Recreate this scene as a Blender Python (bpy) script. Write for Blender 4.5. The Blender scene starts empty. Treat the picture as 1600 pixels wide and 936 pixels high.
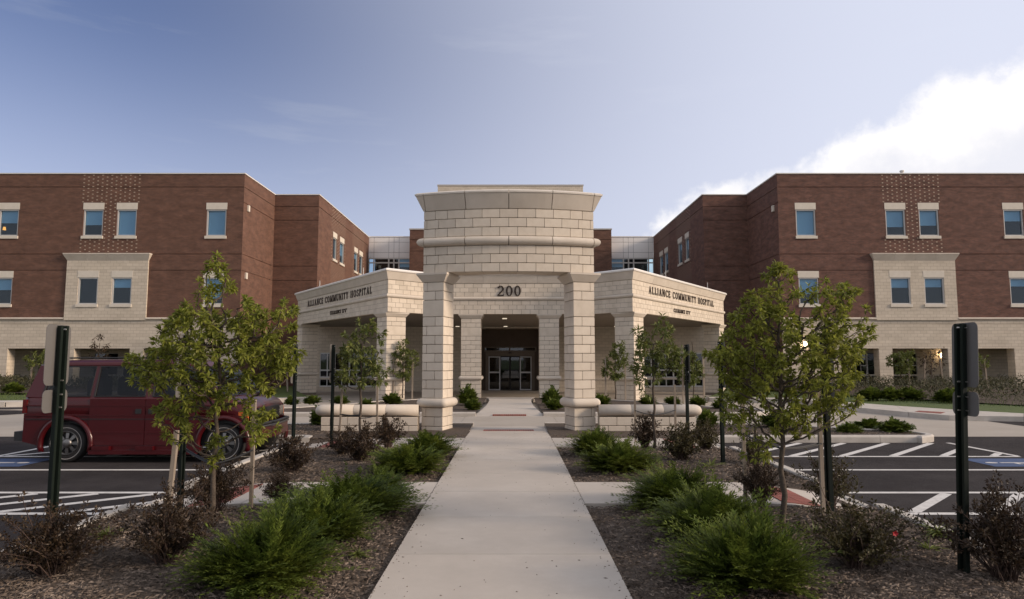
import bpy, bmesh, math, random
from math import sin, cos, pi, radians, atan, sqrt
from mathutils import Vector, Matrix, noise

rnd = random.Random(7)
SC = bpy.context.scene
COL = SC.collection

# ------------------------------------------------------------------ camera
FPX, CX, CY, CZ, CAMX = 1040.0, 800.0, 468.0, 1.62, 0.08
PITCH = atan(94 / FPX)
cam = bpy.data.cameras.new('camera')
cam.lens = 36 * FPX / 1600; cam.sensor_width = 36
cam.clip_start = 0.05; cam.clip_end = 6000
camo = bpy.data.objects.new('camera', cam); COL.objects.link(camo)
camo.location = (CAMX, 0, CZ); camo.rotation_euler = (pi / 2 + PITCH, 0, 0)
SC.camera = camo

# ------------------------------------------------------------------ sky, sun, exposure
SUN_AZ, SUN_EL = radians(104), radians(19)      # azimuth clockwise from +Y (view direction)
world = bpy.data.worlds.new('World'); SC.world = world; world.use_nodes = True
SKY_STRENGTH = 0.055
def build_world():
    nt = world.node_tree; N = nt.nodes; L = nt.links; N.clear()
    out = N.new('ShaderNodeOutputWorld'); bg = N.new('ShaderNodeBackground')
    bg.inputs['Strength'].default_value = SKY_STRENGTH
    L.new(bg.outputs[0], out.inputs[0])
    sky = N.new('ShaderNodeTexSky'); sky.sky_type = 'NISHITA'; sky.sun_disc = False
    sky.sun_elevation = SUN_EL; sky.sun_rotation = SUN_AZ
    sky.altitude = 300; sky.air_density = 1.0; sky.dust_density = 1.6; sky.ozone_density = 2.2
    tc = N.new('ShaderNodeTexCoord'); sep = N.new('ShaderNodeSeparateXYZ'); L.new(tc.outputs['Generated'], sep.inputs[0])
    def m(op, a, b=None, c=None, clamp=False):
        n = N.new('ShaderNodeMath'); n.operation = op; n.use_clamp = clamp
        for i, v in enumerate((a, b, c)):
            if v is None: continue
            if isinstance(v, (int, float)): n.inputs[i].default_value = v
            else: L.new(v, n.inputs[i])
        return n.outputs[0]
    az = m('ARCTAN2', sep.outputs[0], sep.outputs[1])
    el = m('ARCSINE', sep.outputs[2])
    azn = m('MULTIPLY_ADD', az, 1 / (2 * pi), 0.5)
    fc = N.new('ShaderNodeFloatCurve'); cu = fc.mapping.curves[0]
    pts = [(-180, 62), (-130, 56), (-95, 40), (-68, 14), (-54, 0), (9, .0), (11.4, 11.0), (13.5, 12.6), (19.5, 13.9), (25, 16.5), (30, 17.8), (34, 19.8), (38, 20.6), (60, 30), (90, 46), (120, 58), (150, 62), (179.9, 62)]  # bank extended out of view behind the camera, added for soft front light
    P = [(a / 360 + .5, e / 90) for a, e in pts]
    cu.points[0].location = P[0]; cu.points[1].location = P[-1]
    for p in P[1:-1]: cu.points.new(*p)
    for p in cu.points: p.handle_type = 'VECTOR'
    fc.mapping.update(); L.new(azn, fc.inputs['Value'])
    edge = m('MULTIPLY', fc.outputs[0], radians(90))
    nz = N.new('ShaderNodeTexNoise'); nz.inputs['Scale'].default_value = 9; nz.inputs['Detail'].default_value = 9; nz.inputs['Roughness'].default_value = .58
    L.new(tc.outputs['Generated'], nz.inputs['Vector'])
    nz2 = N.new('ShaderNodeTexNoise'); nz2.inputs['Scale'].default_value = 3.2; nz2.inputs['Detail'].default_value = 6; nz2.inputs['Roughness'].default_value = .5
    L.new(tc.outputs['Generated'], nz2.inputs['Vector'])
    d = m('SUBTRACT', edge, el)
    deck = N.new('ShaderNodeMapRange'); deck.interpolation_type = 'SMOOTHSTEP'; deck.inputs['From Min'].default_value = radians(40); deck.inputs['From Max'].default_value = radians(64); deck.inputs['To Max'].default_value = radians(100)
    L.new(el, deck.inputs['Value']); d = m('ADD', d, deck.outputs[0])   # unseen cloud deck overhead, added to light the scene from above
    d = m('MULTIPLY_ADD', m('SUBTRACT', nz.outputs[0], .5), radians(7.5), d)
    nzf = N.new('ShaderNodeTexNoise'); nzf.inputs['Scale'].default_value = 34; nzf.inputs['Detail'].default_value = 7; nzf.inputs['Roughness'].default_value = .65
    L.new(tc.outputs['Generated'], nzf.inputs['Vector'])
    d = m('MULTIPLY_ADD', m('SUBTRACT', nzf.outputs[0], .5), radians(3.2), d)
    mr = N.new('ShaderNodeMapRange'); mr.interpolation_type = 'SMOOTHSTEP'
    mr.inputs['From Min'].default_value = radians(-.6); mr.inputs['From Max'].default_value = radians(1.9)
    L.new(d, mr.inputs['Value'])
    # thin streaks of cirrus over the blue part
    mp = N.new('ShaderNodeMapping'); mp.inputs['Rotation'].default_value = (0, radians(8), radians(20)); mp.inputs['Scale'].default_value = (2.2, 2, 16)
    L.new(tc.outputs['Generated'], mp.inputs[0])
    nz3 = N.new('ShaderNodeTexNoise'); nz3.inputs['Scale'].default_value = 1.3; nz3.inputs['Detail'].default_value = 7; nz3.inputs['Roughness'].default_value = .6
    L.new(mp.outputs[0], nz3.inputs['Vector'])
    cir = N.new('ShaderNodeMapRange'); cir.inputs['From Min'].default_value = .58; cir.inputs['From Max'].default_value = .8
    cir.inputs['To Max'].default_value = .22; L.new(nz3.outputs[0], cir.inputs['Value'])
    # inner shading of the cloud bank: bright rim, slightly greyer body
    body = N.new('ShaderNodeMapRange'); body.interpolation_type = 'SMOOTHSTEP'
    body.inputs['From Min'].default_value = radians(1.2); body.inputs['From Max'].default_value = radians(6)
    L.new(m('MULTIPLY_ADD', m('SUBTRACT', nz2.outputs[0], .5), radians(14), d), body.inputs['Value'])
    cc = N.new('ShaderNodeMix'); cc.data_type = 'RGBA'
    L.new(body.outputs[0], cc.inputs['Factor'])
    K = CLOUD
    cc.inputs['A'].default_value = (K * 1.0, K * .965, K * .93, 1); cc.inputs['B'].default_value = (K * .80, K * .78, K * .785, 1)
    mx0 = N.new('ShaderNodeMix'); mx0.data_type = 'RGBA'
    tint = N.new('ShaderNodeMix'); tint.data_type = 'RGBA'; tint.blend_type = 'MULTIPLY'; tint.inputs['Factor'].default_value = 1
    L.new(sky.outputs[0], tint.inputs['A']); tint.inputs['B'].default_value = SKY_TINT
    L.new(cir.outputs[0], mx0.inputs['Factor']); L.new(tint.outputs['Result'], mx0.inputs['A']); mx0.inputs['B'].default_value = (K * .5, K * .52, K * .56, 1)
    # pale haze round the veiled sun
    dp = N.new('ShaderNodeVectorMath'); dp.operation = 'DOT_PRODUCT'; L.new(tc.outputs['Generated'], dp.inputs[0])
    dp.inputs[1].default_value = (sin(radians(72)) * cos(radians(16)), cos(radians(72)) * cos(radians(16)), sin(radians(16)))
    veil = N.new('ShaderNodeMapRange'); veil.interpolation_type = 'SMOOTHSTEP'; veil.inputs['From Min'].default_value = -.12; veil.inputs['From Max'].default_value = .92; veil.inputs['To Max'].default_value = .92
    L.new(dp.outputs['Value'], veil.inputs['Value'])
    mv = N.new('ShaderNodeMix'); mv.data_type = 'RGBA'; hz = N.new('ShaderNodeMapRange'); hz.interpolation_type = 'SMOOTHSTEP'; hz.inputs['From Min'].default_value = 0; hz.inputs['From Max'].default_value = radians(27)
    hz.inputs['To Min'].default_value = .52; hz.inputs['To Max'].default_value = 0; L.new(el, hz.inputs['Value'])
    both = m('SUBTRACT', 1, m('MULTIPLY', m('SUBTRACT', 1, veil.outputs[0]), m('SUBTRACT', 1, hz.outputs[0])))
    L.new(both, mv.inputs['Factor']); L.new(mx0.outputs['Result'], mv.inputs['A'])
    mv.inputs['B'].default_value = (K * .66, K * .69, K * .81, 1); mx0 = mv
    mx = N.new('ShaderNodeMix'); mx.data_type = 'RGBA'
    L.new(m('MULTIPLY', mr.outputs[0], m('MULTIPLY_ADD', body.outputs[0], -.30, .84)), mx.inputs['Factor']); L.new(mx0.outputs['Result'], mx.inputs['A']); L.new(cc.outputs['Result'], mx.inputs['B'])
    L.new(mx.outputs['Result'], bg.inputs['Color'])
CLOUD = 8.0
SKY_TINT = (.84, .70, .79, 1)
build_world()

sun = bpy.data.lights.new('sun', 'SUN'); sun.energy = 1.25; sun.angle = radians(14); sun.color = (1, .80, .62)
suno = bpy.data.objects.new('sun', sun); COL.objects.link(suno)
sd = Vector((sin(SUN_AZ) * cos(SUN_EL), cos(SUN_AZ) * cos(SUN_EL), sin(SUN_EL)))
suno.rotation_euler = sd.to_track_quat('Z', 'Y').to_euler(); suno.location = (30, 0, 30)
SC.view_settings.view_transform = 'Standard'; SC.view_settings.look = 'None'
SC.view_settings.gamma = 1; SC.view_settings.exposure = 1.45; SC.view_settings.use_curve_mapping = False

# ------------------------------------------------------------------ survey helpers: where a sight line meets a real plane
def _r(py):
    v = -(py - CY) / FPX
    return cos(PITCH) - v * sin(PITCH), sin(PITCH) + v * cos(PITCH)
def Zp(py, Y): a, b = _r(py); return CZ + b * Y / a
def Xp(px, py, Y): a, b = _r(py); return CAMX + (px - CX) / FPX * Y / a
def G(px, py, z=0.0):
    a, b = _r(py); t = (z - CZ) / b
    return CAMX + (px - CX) / FPX * t, a * t

# ------------------------------------------------------------------ materials
MATS = {}
def mat(name, c1, c2=None, rough=.8, scale=6, detail=6, bump=0, bscale=None, spec=.5, metal=0, obj_rand=0, island=0, coat=0, trans=0, c3=None, stretch=None, nrough=.6):
    if name in MATS: return MATS[name]
    m = bpy.data.materials.new(name); m.use_nodes = True; MATS[name] = m
    nt = m.node_tree; N = nt.nodes; L = nt.links
    b = N['Principled BSDF']; b.inputs['Roughness'].default_value = rough; b.inputs['Metallic'].default_value = metal
    b.inputs['Specular IOR Level'].default_value = spec; b.inputs['Coat Weight'].default_value = coat; b.inputs['Coat Roughness'].default_value = .08
    tc = N.new('ShaderNodeTexCoord'); vec = tc.outputs['Object']
    if stretch:
        mp = N.new('ShaderNodeMapping'); mp.inputs['Scale'].default_value = stretch; L.new(vec, mp.inputs[0]); vec = mp.outputs[0]
    col = None
    if c2 is not None:
        nz = N.new('ShaderNodeTexNoise'); nz.inputs['Scale'].default_value = scale; nz.inputs['Detail'].default_value = detail; nz.inputs['Roughness'].default_value = nrough
        L.new(vec, nz.inputs['Vector'])
        cr = N.new('ShaderNodeValToRGB'); e = cr.color_ramp.elements
        e[0].position = .3; e[1].position = .7; e[0].color = (*c1, 1); e[1].color = (*c2, 1)
        if c3: x = e.new(.5); x.color = (*c3, 1)
        L.new(nz.outputs[0], cr.inputs[0]); col = cr.outputs[0]
    for amt, kind in ((obj_rand, 'o'), (island, 'i')):
        if not amt: continue
        if kind == 'o': src = N.new('ShaderNodeObjectInfo').outputs['Random']
        else: src = N.new('ShaderNodeNewGeometry').outputs['Random Per Island']
        mr = N.new('ShaderNodeMapRange'); mr.inputs['To Min'].default_value = 1 - amt; mr.inputs['To Max'].default_value = 1 + amt
        L.new(src, mr.inputs['Value'])
        mu = N.new('ShaderNodeMix'); mu.data_type = 'RGBA'; mu.blend_type = 'MULTIPLY'; mu.inputs['Factor'].default_value = 1
        if col: L.new(col, mu.inputs['A'])
        else: mu.inputs['A'].default_value = (*c1, 1)
        L.new(mr.outputs[0], mu.inputs['B']); col = mu.outputs['Result']
    if col: L.new(col, b.inputs['Base Color'])
    else: b.inputs['Base Color'].default_value = (*c1, 1)
    if bump:
        nb = N.new('ShaderNodeTexNoise'); nb.inputs['Scale'].default_value = bscale or scale * 8; nb.inputs['Detail'].default_value = 5
        L.new(vec, nb.inputs['Vector'])
        bp = N.new('ShaderNodeBump'); bp.inputs['Strength'].default_value = bump; bp.inputs['Distance'].default_value = .02
        L.new(nb.outputs[0], bp.inputs['Height']); L.new(bp.outputs[0], b.inputs['Normal'])
    if trans:
        tr = N.new('ShaderNodeBsdfTranslucent'); ms = N.new('ShaderNodeMixShader'); ms.inputs[0].default_value = trans
        if col: L.new(col, tr.inputs[0])
        else: tr.inputs[0].default_value = (*c1, 1)
        L.new(b.outputs[0], ms.inputs[1]); L.new(tr.outputs[0], ms.inputs[2]); L.new(ms.outputs[0], N['Material Output'].inputs[0])
    return m

def masonry(name, cols, mortar, bw, rh, ms, rough=.85, blot=.35, blot_scale=(.25, 1.2), bump=.25, bias=0.0):
    """brick or block pattern on far walls too distant to tell the pieces apart"""
    m = bpy.data.materials.new(name); m.use_nodes = True; MATS[name] = m
    nt = m.node_tree; N = nt.nodes; L = nt.links; b = N['Principled BSDF']; b.inputs['Roughness'].default_value = rough
    b.inputs['Specular IOR Level'].default_value = .25
    g = N.new('ShaderNodeNewGeometry'); sp = N.new('ShaderNodeSeparateXYZ'); L.new(g.outputs['Position'], sp.inputs[0])
    sn = N.new('ShaderNodeSeparateXYZ'); L.new(g.outputs['True Normal'], sn.inputs[0])
    def mth(op, a, bb):
        n = N.new('ShaderNodeMath'); n.operation = op
        for i, v in enumerate((a, bb)):
            if v is None: continue
            if isinstance(v, (int, float)): n.inputs[i].default_value = v
            else: L.new(v, n.inputs[i])
        return n.outputs[0]
    ax = mth('ABSOLUTE', sn.outputs[0], None); ay = mth('ABSOLUTE', sn.outputs[1], None)
    u = mth('ADD', mth('MULTIPLY', sp.outputs[0], ay), mth('MULTIPLY', sp.outputs[1], ax))
    cv = N.new('ShaderNodeCombineXYZ'); L.new(u, cv.inputs[0]); L.new(sp.outputs[2], cv.inputs[1])
    br = N.new('ShaderNodeTexBrick'); br.inputs['Scale'].default_value = 1; br.inputs['Brick Width'].default_value = bw; br.inputs['Row Height'].default_value = rh
    br.inputs['Mortar Size'].default_value = ms; br.inputs['Mortar Smooth'].default_value = .3; br.inputs['Bias'].default_value = bias
    br.inputs['Color1'].default_value = (*cols[0], 1); br.inputs['Color2'].default_value = (*cols[1], 1); br.inputs['Mortar'].default_value = (*mortar, 1)
    L.new(cv.outputs[0], br.inputs['Vector'])
    mp = N.new('ShaderNodeMapping'); mp.inputs['Scale'].default_value = (blot_scale[0], blot_scale[1], 1); L.new(cv.outputs[0], mp.inputs[0])
    nz = N.new('ShaderNodeTexNoise'); nz.inputs['Scale'].default_value = 2; nz.inputs['Detail'].default_value = 8; nz.inputs['Roughness'].default_value = .65
    L.new(mp.outputs[0], nz.inputs['Vector'])
    mr = N.new('ShaderNodeMapRange'); mr.inputs['From Min'].default_value = .3; mr.inputs['From Max'].default_value = .7
    mr.inputs['To Min'].default_value = 1 - blot; mr.inputs['To Max'].default_value = 1 + blot; L.new(nz.outputs[0], mr.inputs['Value'])
    mu = N.new('ShaderNodeMix'); mu.data_type = 'RGBA'; mu.blend_type = 'MULTIPLY'; mu.inputs['Factor'].default_value = 1
    L.new(br.outputs['Color'], mu.inputs['A']); L.new(mr.outputs[0], mu.inputs['B']); L.new(mu.outputs['Result'], b.inputs['Base Color'])
    bp = N.new('ShaderNodeBump'); bp.inputs['Strength'].default_value = bump; bp.inputs['Distance'].default_value = .01; bp.invert = True
    L.new(br.outputs['Fac'], bp.inputs['Height']); L.new(bp.outputs[0], b.inputs['Normal'])
    return m

def glass_mat(name, tint, refl=.12, rough=.02):
    m = bpy.data.materials.new(name); m.use_nodes = True; MATS[name] = m
    nt = m.node_tree; N = nt.nodes; L = nt.links; N.remove(N['Principled BSDF'])
    t = N.new('ShaderNodeBsdfTransparent'); t.inputs[0].default_value = (*tint, 1)
    g = N.new('ShaderNodeBsdfGlossy'); g.inputs['Roughness'].default_value = rough; g.inputs['Color'].default_value = (.9, .95, 1, 1)
    lw = N.new('ShaderNodeLayerWeight'); lw.inputs[0].default_value = .18
    mr = N.new('ShaderNodeMapRange'); mr.inputs['To Min'].default_value = refl; mr.inputs['To Max'].default_value = .55
    L.new(lw.outputs['Fresnel'], mr.inputs['Value'])
    ms = N.new('ShaderNodeMixShader'); L.new(mr.outputs[0], ms.inputs[0]); L.new(t.outputs[0], ms.inputs[1]); L.new(g.outputs[0], ms.inputs[2])
    L.new(ms.outputs[0], N['Material Output'].inputs[0]); return m

def emit_mat(name, col, s):
    m = bpy.data.materials.new(name); m.use_nodes = True; MATS[name] = m
    b = m.node_tree.nodes['Principled BSDF']; b.inputs['Base Color'].default_value = (*col, 1)
    b.inputs['Emission Color'].default_value = (*col, 1); b.inputs['Emission Strength'].default_value = s; return m

M_STONE = mat('cast_stone', (.545, .475, .385), (.65, .575, .48), .85, 2.5, 8, .35, 90, .3, obj_rand=.075, c3=(.61, .535, .44))
M_STONE_S = mat('smooth_cast_stone', (.54, .475, .395), (.64, .57, .485), .75, 1.6, 8, .15, 120, .3, obj_rand=.05)
M_MORTAR = mat('stone_mortar', (.15, .12, .09), (.20, .165, .13), .95, 8, bump=.2)
M_FARSTONE = masonry('pale_block_wall', ((.60, .525, .425), (.54, .47, .375)), (.42, .355, .28), .406, .203, .012, blot=.12, bump=.2)
M_BRICK = masonry('red_brick_wall', ((.158, .076, .050), (.116, .057, .041)), (.16, .11, .085), .2, .0677, .0085, blot=.27, blot_scale=(.6, 1.3), bump=.3)
M_BRICK_R = masonry('red_brick_wall_mottled', ((.160, .074, .053), (.110, .055, .044)), (.155, .108, .088), .2, .0677, .0085, blot=.34, blot_scale=(.7, 1.6), bump=.3)
M_ACCENT = mat('pale_header_brick', (.42, .32, .24), obj_rand=.1)
M_COPING = mat('white_metal_coping', (.80, .77, .72), (.74, .70, .66), .45, 3)
M_PRECAST = mat('window_precast', (.62, .56, .47), (.68, .62, .53), .8, 4, bump=.1)
M_ALU = mat('aluminium_frame', (.52, .50, .47), rough=.4, metal=.2)
M_WHITEPANEL = mat('white_wall_panel', (.80, .775, .745), (.83, .80, .77), .5, 1.5, obj_rand=.03)
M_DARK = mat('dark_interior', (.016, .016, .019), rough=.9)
M_BLIND = mat('window_blind', (.50, .60, .68), rough=.9, obj_rand=.06)
M_GLASS = glass_mat('blue_tinted_glass', (.70, .82, .89), .03)
M_GLASSD = glass_mat('dark_entrance_glass', (.35, .36, .38), .06)
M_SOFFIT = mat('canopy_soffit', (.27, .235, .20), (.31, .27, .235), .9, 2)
M_LETTER = mat('bronze_letter', (.035, .022, .016), rough=.5, metal=.3)
M_BROWN = mat('brown_entrance_wall', (.085, .062, .048), (.11, .082, .064), .8, 2)
M_CONC = mat('walk_concrete', (.42, .378, .33), (.55, .50, .44), .9, .55, 11, .25, 160, .25, obj_rand=.035, c3=(.475, .427, .373), nrough=.7)
M_CONC2 = mat('drive_concrete', (.35, .308, .26), (.43, .385, .33), .9, .5, 9, .2, 120, .25, nrough=.7)
M_KERB = mat('kerb_concrete', (.42, .385, .34), (.54, .50, .45), .9, 2.5, 8, .25, 120, .25, obj_rand=.05)
M_ASPH = mat('asphalt', (.022, .019, .019), (.062, .055, .054), .92, .55, 12, .6, 260, .15, c3=(.040, .035, .035), nrough=.75)
M_PAINT = mat('white_road_paint', (.40, .385, .365), (.70, .68, .645), .85, 9, 9, .2, 200, c3=(.62, .60, .57), nrough=.85)
M_BLUE = mat('blue_road_paint', (.035, .065, .15), (.055, .095, .20), .8, 6, 8, .2)
M_REDPAD = mat('red_paver', (.26, .075, .052), (.19, .058, .042), .85, 9, obj_rand=.18, bump=.2)
M_SOIL = mat('mulch_bed', (.055, .042, .033), (.15, .122, .10), .95, 26, 10, .9, 60, .2, c3=(.095, .074, .059), nrough=.8)
M_CHIP = mat('mulch_chip', (.07, .052, .04), (.22, .178, .145), .95, 9, 3, 0, spec=.2, island=.6, c3=(.125, .098, .078))
M_BARK = mat('grey_brown_bark', (.05, .038, .029), (.11, .085, .063), .95, 22, 6, .4, 60)
M_LEAF = mat('fresh_green_leaf', (.175, .20, .034), (.34, .35, .062), .5, 5, 4, 0, spec=.3, island=.35, trans=.48, c3=(.25, .275, .048))
M_LEAF2 = mat('dull_green_leaf', (.10, .125, .03), (.18, .205, .052), .55, 5, 4, 0, spec=.35, island=.3, trans=.25)
M_LEAFTIP = mat('young_yellow_leaf', (.17, .18, .04), (.24, .23, .06), .5, 5, 4, island=.25, trans=.35)
M_JUN = mat('juniper_spray', (.05, .08, .012), (.15, .18, .028), .6, 4, 5, 0, spec=.2, island=.5, trans=.28, c3=(.09, .122, .019))
M_RED = mat('dark_red_leaf', (.03, .017, .012), (.07, .047, .024), .5, 7, 4, 0, spec=.35, island=.45, trans=.15)
M_OLIVE = mat('olive_red_leaf', (.045, .032, .014), (.082, .072, .024), .5, 7, 4, 0, spec=.35, island=.4, trans=.2)
M_TWIG = mat('shrub_twig', (.05, .03, .024), (.085, .055, .042), .9, 20)
M_STAKE = mat('weathered_wood', (.23, .185, .14), (.36, .30, .235), .9, 3, 8, .3, 60, obj_rand=.12, stretch=(8, 8, .6))
M_STRAP = mat('black_rubber_strap', (.012, .012, .012), rough=.6)
M_POST = mat('dark_green_post', (.006, .011, .008), (.009, .015, .011), .55, 8, 5, spec=.25, obj_rand=.1)
M_SIGNBACK = mat('bare_aluminium_sign', (.15, .142, .135), (.185, .176, .168), .55, 2, 6, .05, 40, metal=.25)
M_BOLT = mat('zinc_bolt', (.7, .68, .64), rough=.3, metal=.8)
M_GRASS = mat('lawn_grass', (.045, .075, .013), (.085, .115, .021), .8, 2, 8, .6, 80, island=.3)
M_HEDGE = mat('brown_green_hedge_leaf', (.04, .042, .018), (.08, .075, .03), .7, 3, 5, 0, island=.4, trans=.15)
M_LAMP = emit_mat('warm_lamp_glass', (1, .72, .42), 9)
M_CAN = emit_mat('dim_soffit_lamp', (1, .86, .66), .28)

# ------------------------------------------------------------------ mesh helpers
class MB:
    def __init__(s): s.v = []; s.f = []
    def add(s, vs, fs):
        n = len(s.v); s.v.extend([tuple(p) for p in vs]); s.f.extend([tuple(i + n for i in f) for f in fs])
    def hexa(s, p):   # 8 points: bottom 4 then top 4
        s.add(p, [(3, 2, 1, 0), (4, 5, 6, 7), (0, 1, 5, 4), (1, 2, 6, 5), (2, 3, 7, 6), (3, 0, 4, 7)])
    def box(s, x0, x1, y0, y1, z0, z1):
        s.hexa([(x0, y0, z0), (x1, y0, z0), (x1, y1, z0), (x0, y1, z0), (x0, y0, z1), (x1, y0, z1), (x1, y1, z1), (x0, y1, z1)])
    def prism(s, poly, z0, z1):
        n = len(poly); z0f = z0 if callable(z0) else (lambda x, y: z0); z1f = z1 if callable(z1) else (lambda x, y: z1)
        vs = [(x, y, z0f(x, y)) for x, y in poly] + [(x, y, z1f(x, y)) for x, y in poly]
        s.add(vs, [tuple(range(n - 1, -1, -1)), tuple(range(n, 2 * n))] + [(i, (i + 1) % n, n + (i + 1) % n, n + i) for i in range(n)])
    def sheet(s, poly, z):
        zf = z if callable(z) else (lambda x, y: z)
        s.add([(x, y, zf(x, y)) for x, y in poly], [tuple(range(len(poly)))])
    def tube(s, pts, rad, n=6, cap=True):
        pts = [Vector(p) for p in pts]; k = len(pts)
        rad = rad if isinstance(rad, (list, tuple)) else [rad] * k
        base = len(s.v); ref = None
        for i, p in enumerate(pts):
            d = (pts[min(i + 1, k - 1)] - pts[max(i - 1, 0)]); d = d.normalized() if d.length > 1e-9 else Vector((0, 0, 1))
            if ref is None:
                ref = Vector((1, 0, 0)) if abs(d.x) < .8 else Vector((0, 1, 0))
            a = (ref - d * ref.dot(d)).normalized(); b = d.cross(a); ref = a
            for j in range(n):
                t = 2 * pi * j / n; q = p + (a * cos(t) + b * sin(t)) * rad[i]; s.v.append((q.x, q.y, q.z))
        for i in range(k - 1):
            for j in range(n):
                s.f.append((base + i * n + j, base + i * n + (j + 1) % n, base + (i + 1) * n + (j + 1) % n, base + (i + 1) * n + j))
        if cap:
            s.f.append(tuple(base + j for j in range(n - 1, -1, -1))); s.f.append(tuple(base + (k - 1) * n + j for j in range(n)))
    def grid(s, rows, closed=False):
        """rows: list of equally long point lists"""
        n = len(rows[0]); base = len(s.v)
        for r in rows: s.v.extend([tuple(p) for p in r])
        for i in range(len(rows) - 1):
            for j in range(n if closed else n - 1):
                a = base + i * n + j; b2 = base + i * n + (j + 1) % n
                s.f.append((a, b2, b2 + n, a + n))
    def mesh(s, name, m=None, smooth=False):
        me = bpy.data.meshes.new(name); me.from_pydata(s.v, [], s.f); me.update()
        if m: me.materials.append(m)
        if smooth: me.polygons.foreach_set('use_smooth', [True] * len(me.polygons))
        return me
    def build(s, name, m, parent=None, smooth=False, fix=False, kind=None):
        me = s.mesh(name, m, smooth)
        if fix:
            bm = bmesh.new(); bm.from_mesh(me); bmesh.ops.remove_doubles(bm, verts=bm.verts, dist=1e-5); bmesh.ops.recalc_face_normals(bm, faces=bm.faces); bm.to_mesh(me); bm.free()
        return link(name, me, parent, (0, 0, 0), kind=kind)

def wloc(o):
    p = Vector((0, 0, 0))
    while o: p = p + o.location; o = o.parent
    return p
def link(name, me, parent=None, pos=(0, 0, 0), rz=0, kind=None):
    """pos is a world position; parents here carry no rotation while they are being filled"""
    o = bpy.data.objects.new(name, me); COL.objects.link(o)
    if parent: o.parent = parent; o.location = Vector(pos) - wloc(parent)
    else: o.location = pos
    if rz: o.rotation_euler = (0, 0, rz)
    if kind: o['kind'] = kind
    return o
def thing(name, label, cat, loc=(0, 0, 0), group=None):
    o = bpy.data.objects.new(name, None); o.empty_display_size = .2; COL.objects.link(o); o.location = loc
    return tag(o, label, cat, group)
def tag(o, label, cat, group=None):
    o['label'] = label; o['category'] = cat
    if group: o['group'] = group
    return o
def struct(o): o['kind'] = 'structure'; return o
def stuff(o): o['kind'] = 'stuff'; return o
def copy_thing(root, loc, rz=0, label=None, sc=None):
    def rec(o, par):
        c = o.copy(); COL.objects.link(c)
        if par: c.parent = par
        for ch in o.children: rec(ch, c)
        return c
    r = rec(root, None); r.location = loc; r.rotation_euler = (0, 0, rz)
    if sc: r.scale = sc
    if label: r['label'] = label
    return r

_blocks = {}
def block_mesh(w, d, h, m, ch=.009):
    k = (round(w, 3), round(d, 3), round(h, 3), m.name)
    if k in _blocks: return _blocks[k]
    mb = MB(); a, b, c = w / 2, d / 2, h / 2; c2 = ch
    # chamfered box: three inset rings
    def ring(x, y, z): return [(-x, -y, z), (x, -y, z), (x, y, z), (-x, y, z)]
    rows = [ring(a - c2, b - c2, -c), ring(a, b, -c + c2), ring(a, b, c - c2), ring(a - c2, b - c2, c)]
    mb.grid(rows, closed=True); mb.f.append((3, 2, 1, 0)); n = len(mb.v); mb.f.append((n - 4, n - 3, n - 2, n - 1))
    me = mb.mesh('block', m); _blocks[k] = me; return me

def mitres(P, closed=False):
    """outward (right-hand side of travel) mitre vectors of a plan polyline"""
    n = len(P); out = []
    for i in range(n):
        def nrm(a, b):
            d = Vector((b[0] - a[0], b[1] - a[1])).normalized(); return Vector((d.y, -d.x))
        if i == 0 and not closed: m = nrm(P[0], P[1])
        elif i == n - 1 and not closed: m = nrm(P[-2], P[-1])
        else:
            a = nrm(P[i - 1], P[i]); b = nrm(P[i], P[(i + 1) % n]); m = (a + b); m = m / max(.25, (1 + a.dot(b)))
        out.append(m)
    return out
def sweep(mb, P, Mi, prof, cap=True):
    """sweep an open profile [(offset, z)...] closed by the straight line last->first along plan points"""
    rows = []
    for p, m in zip(P, Mi): rows.append([(p[0] + m.x * o, p[1] + m.y * o, z) for o, z in prof])
    base = len(mb.v); k = len(prof); mb.grid(rows, closed=True)
    if cap:
        mb.f.append(tuple(base + j for j in range(k))); e = base + (len(P) - 1) * k; mb.f.append(tuple(e + j for j in range(k - 1, -1, -1)))

def ring_solid(mb, w, d, prof, cx=0, cy=0, rot=0, seg=3):
    """solid of rounded-rectangle rings: profile [(offset, z)...]; corners rounded by the offset"""
    rows = []
    for o, z in prof:
        r = []
        for sx, sy, a0 in ((1, -1, -pi / 2), (1, 1, 0), (-1, 1, pi / 2), (-1, -1, pi)):
            for k in range(seg + 1):
                a = a0 + pi / 2 * k / seg
                x = sx * w / 2 + o * cos(a) * (1 if seg > 0 else 1); y = sy * d / 2 + o * sin(a)
                r.append((cx + x * cos(rot) - y * sin(rot), cy + x * sin(rot) + y * cos(rot), z))
        rows.append(r)
    base = len(mb.v); n = len(rows[0]); mb.grid(rows, closed=True)
    mb.f.append(tuple(base + j for j in range(n - 1, -1, -1))); e = base + (len(rows) - 1) * n; mb.f.append(tuple(e + j for j in range(n)))
def ring_sharp(mb, w, d, prof, cx=0, cy=0, rot=0):
    rows = []
    for o, z in prof:
        r = []
        for sx, sy in ((1, -1), (1, 1), (-1, 1), (-1, -1)):
            x = sx * (w / 2 + o); y = sy * (d / 2 + o)
            r.append((cx + x * cos(rot) - y * sin(rot), cy + x * sin(rot) + y * cos(rot), z))
        rows.append(r)
    base = len(mb.v); mb.grid(rows, closed=True)
    mb.f.append((base + 3, base + 2, base + 1, base)); e = base + (len(rows) - 1) * 4; mb.f.append((e, e + 1, e + 2, e + 3))
def halfround(r_out, z0, z1, n=8):
    zc, h = (z0 + z1) / 2, (z1 - z0) / 2
    return [(r_out * cos(a), zc + h * sin(a)) for a in [-pi / 2 + pi * i / n for i in range(n + 1)]]

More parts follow.
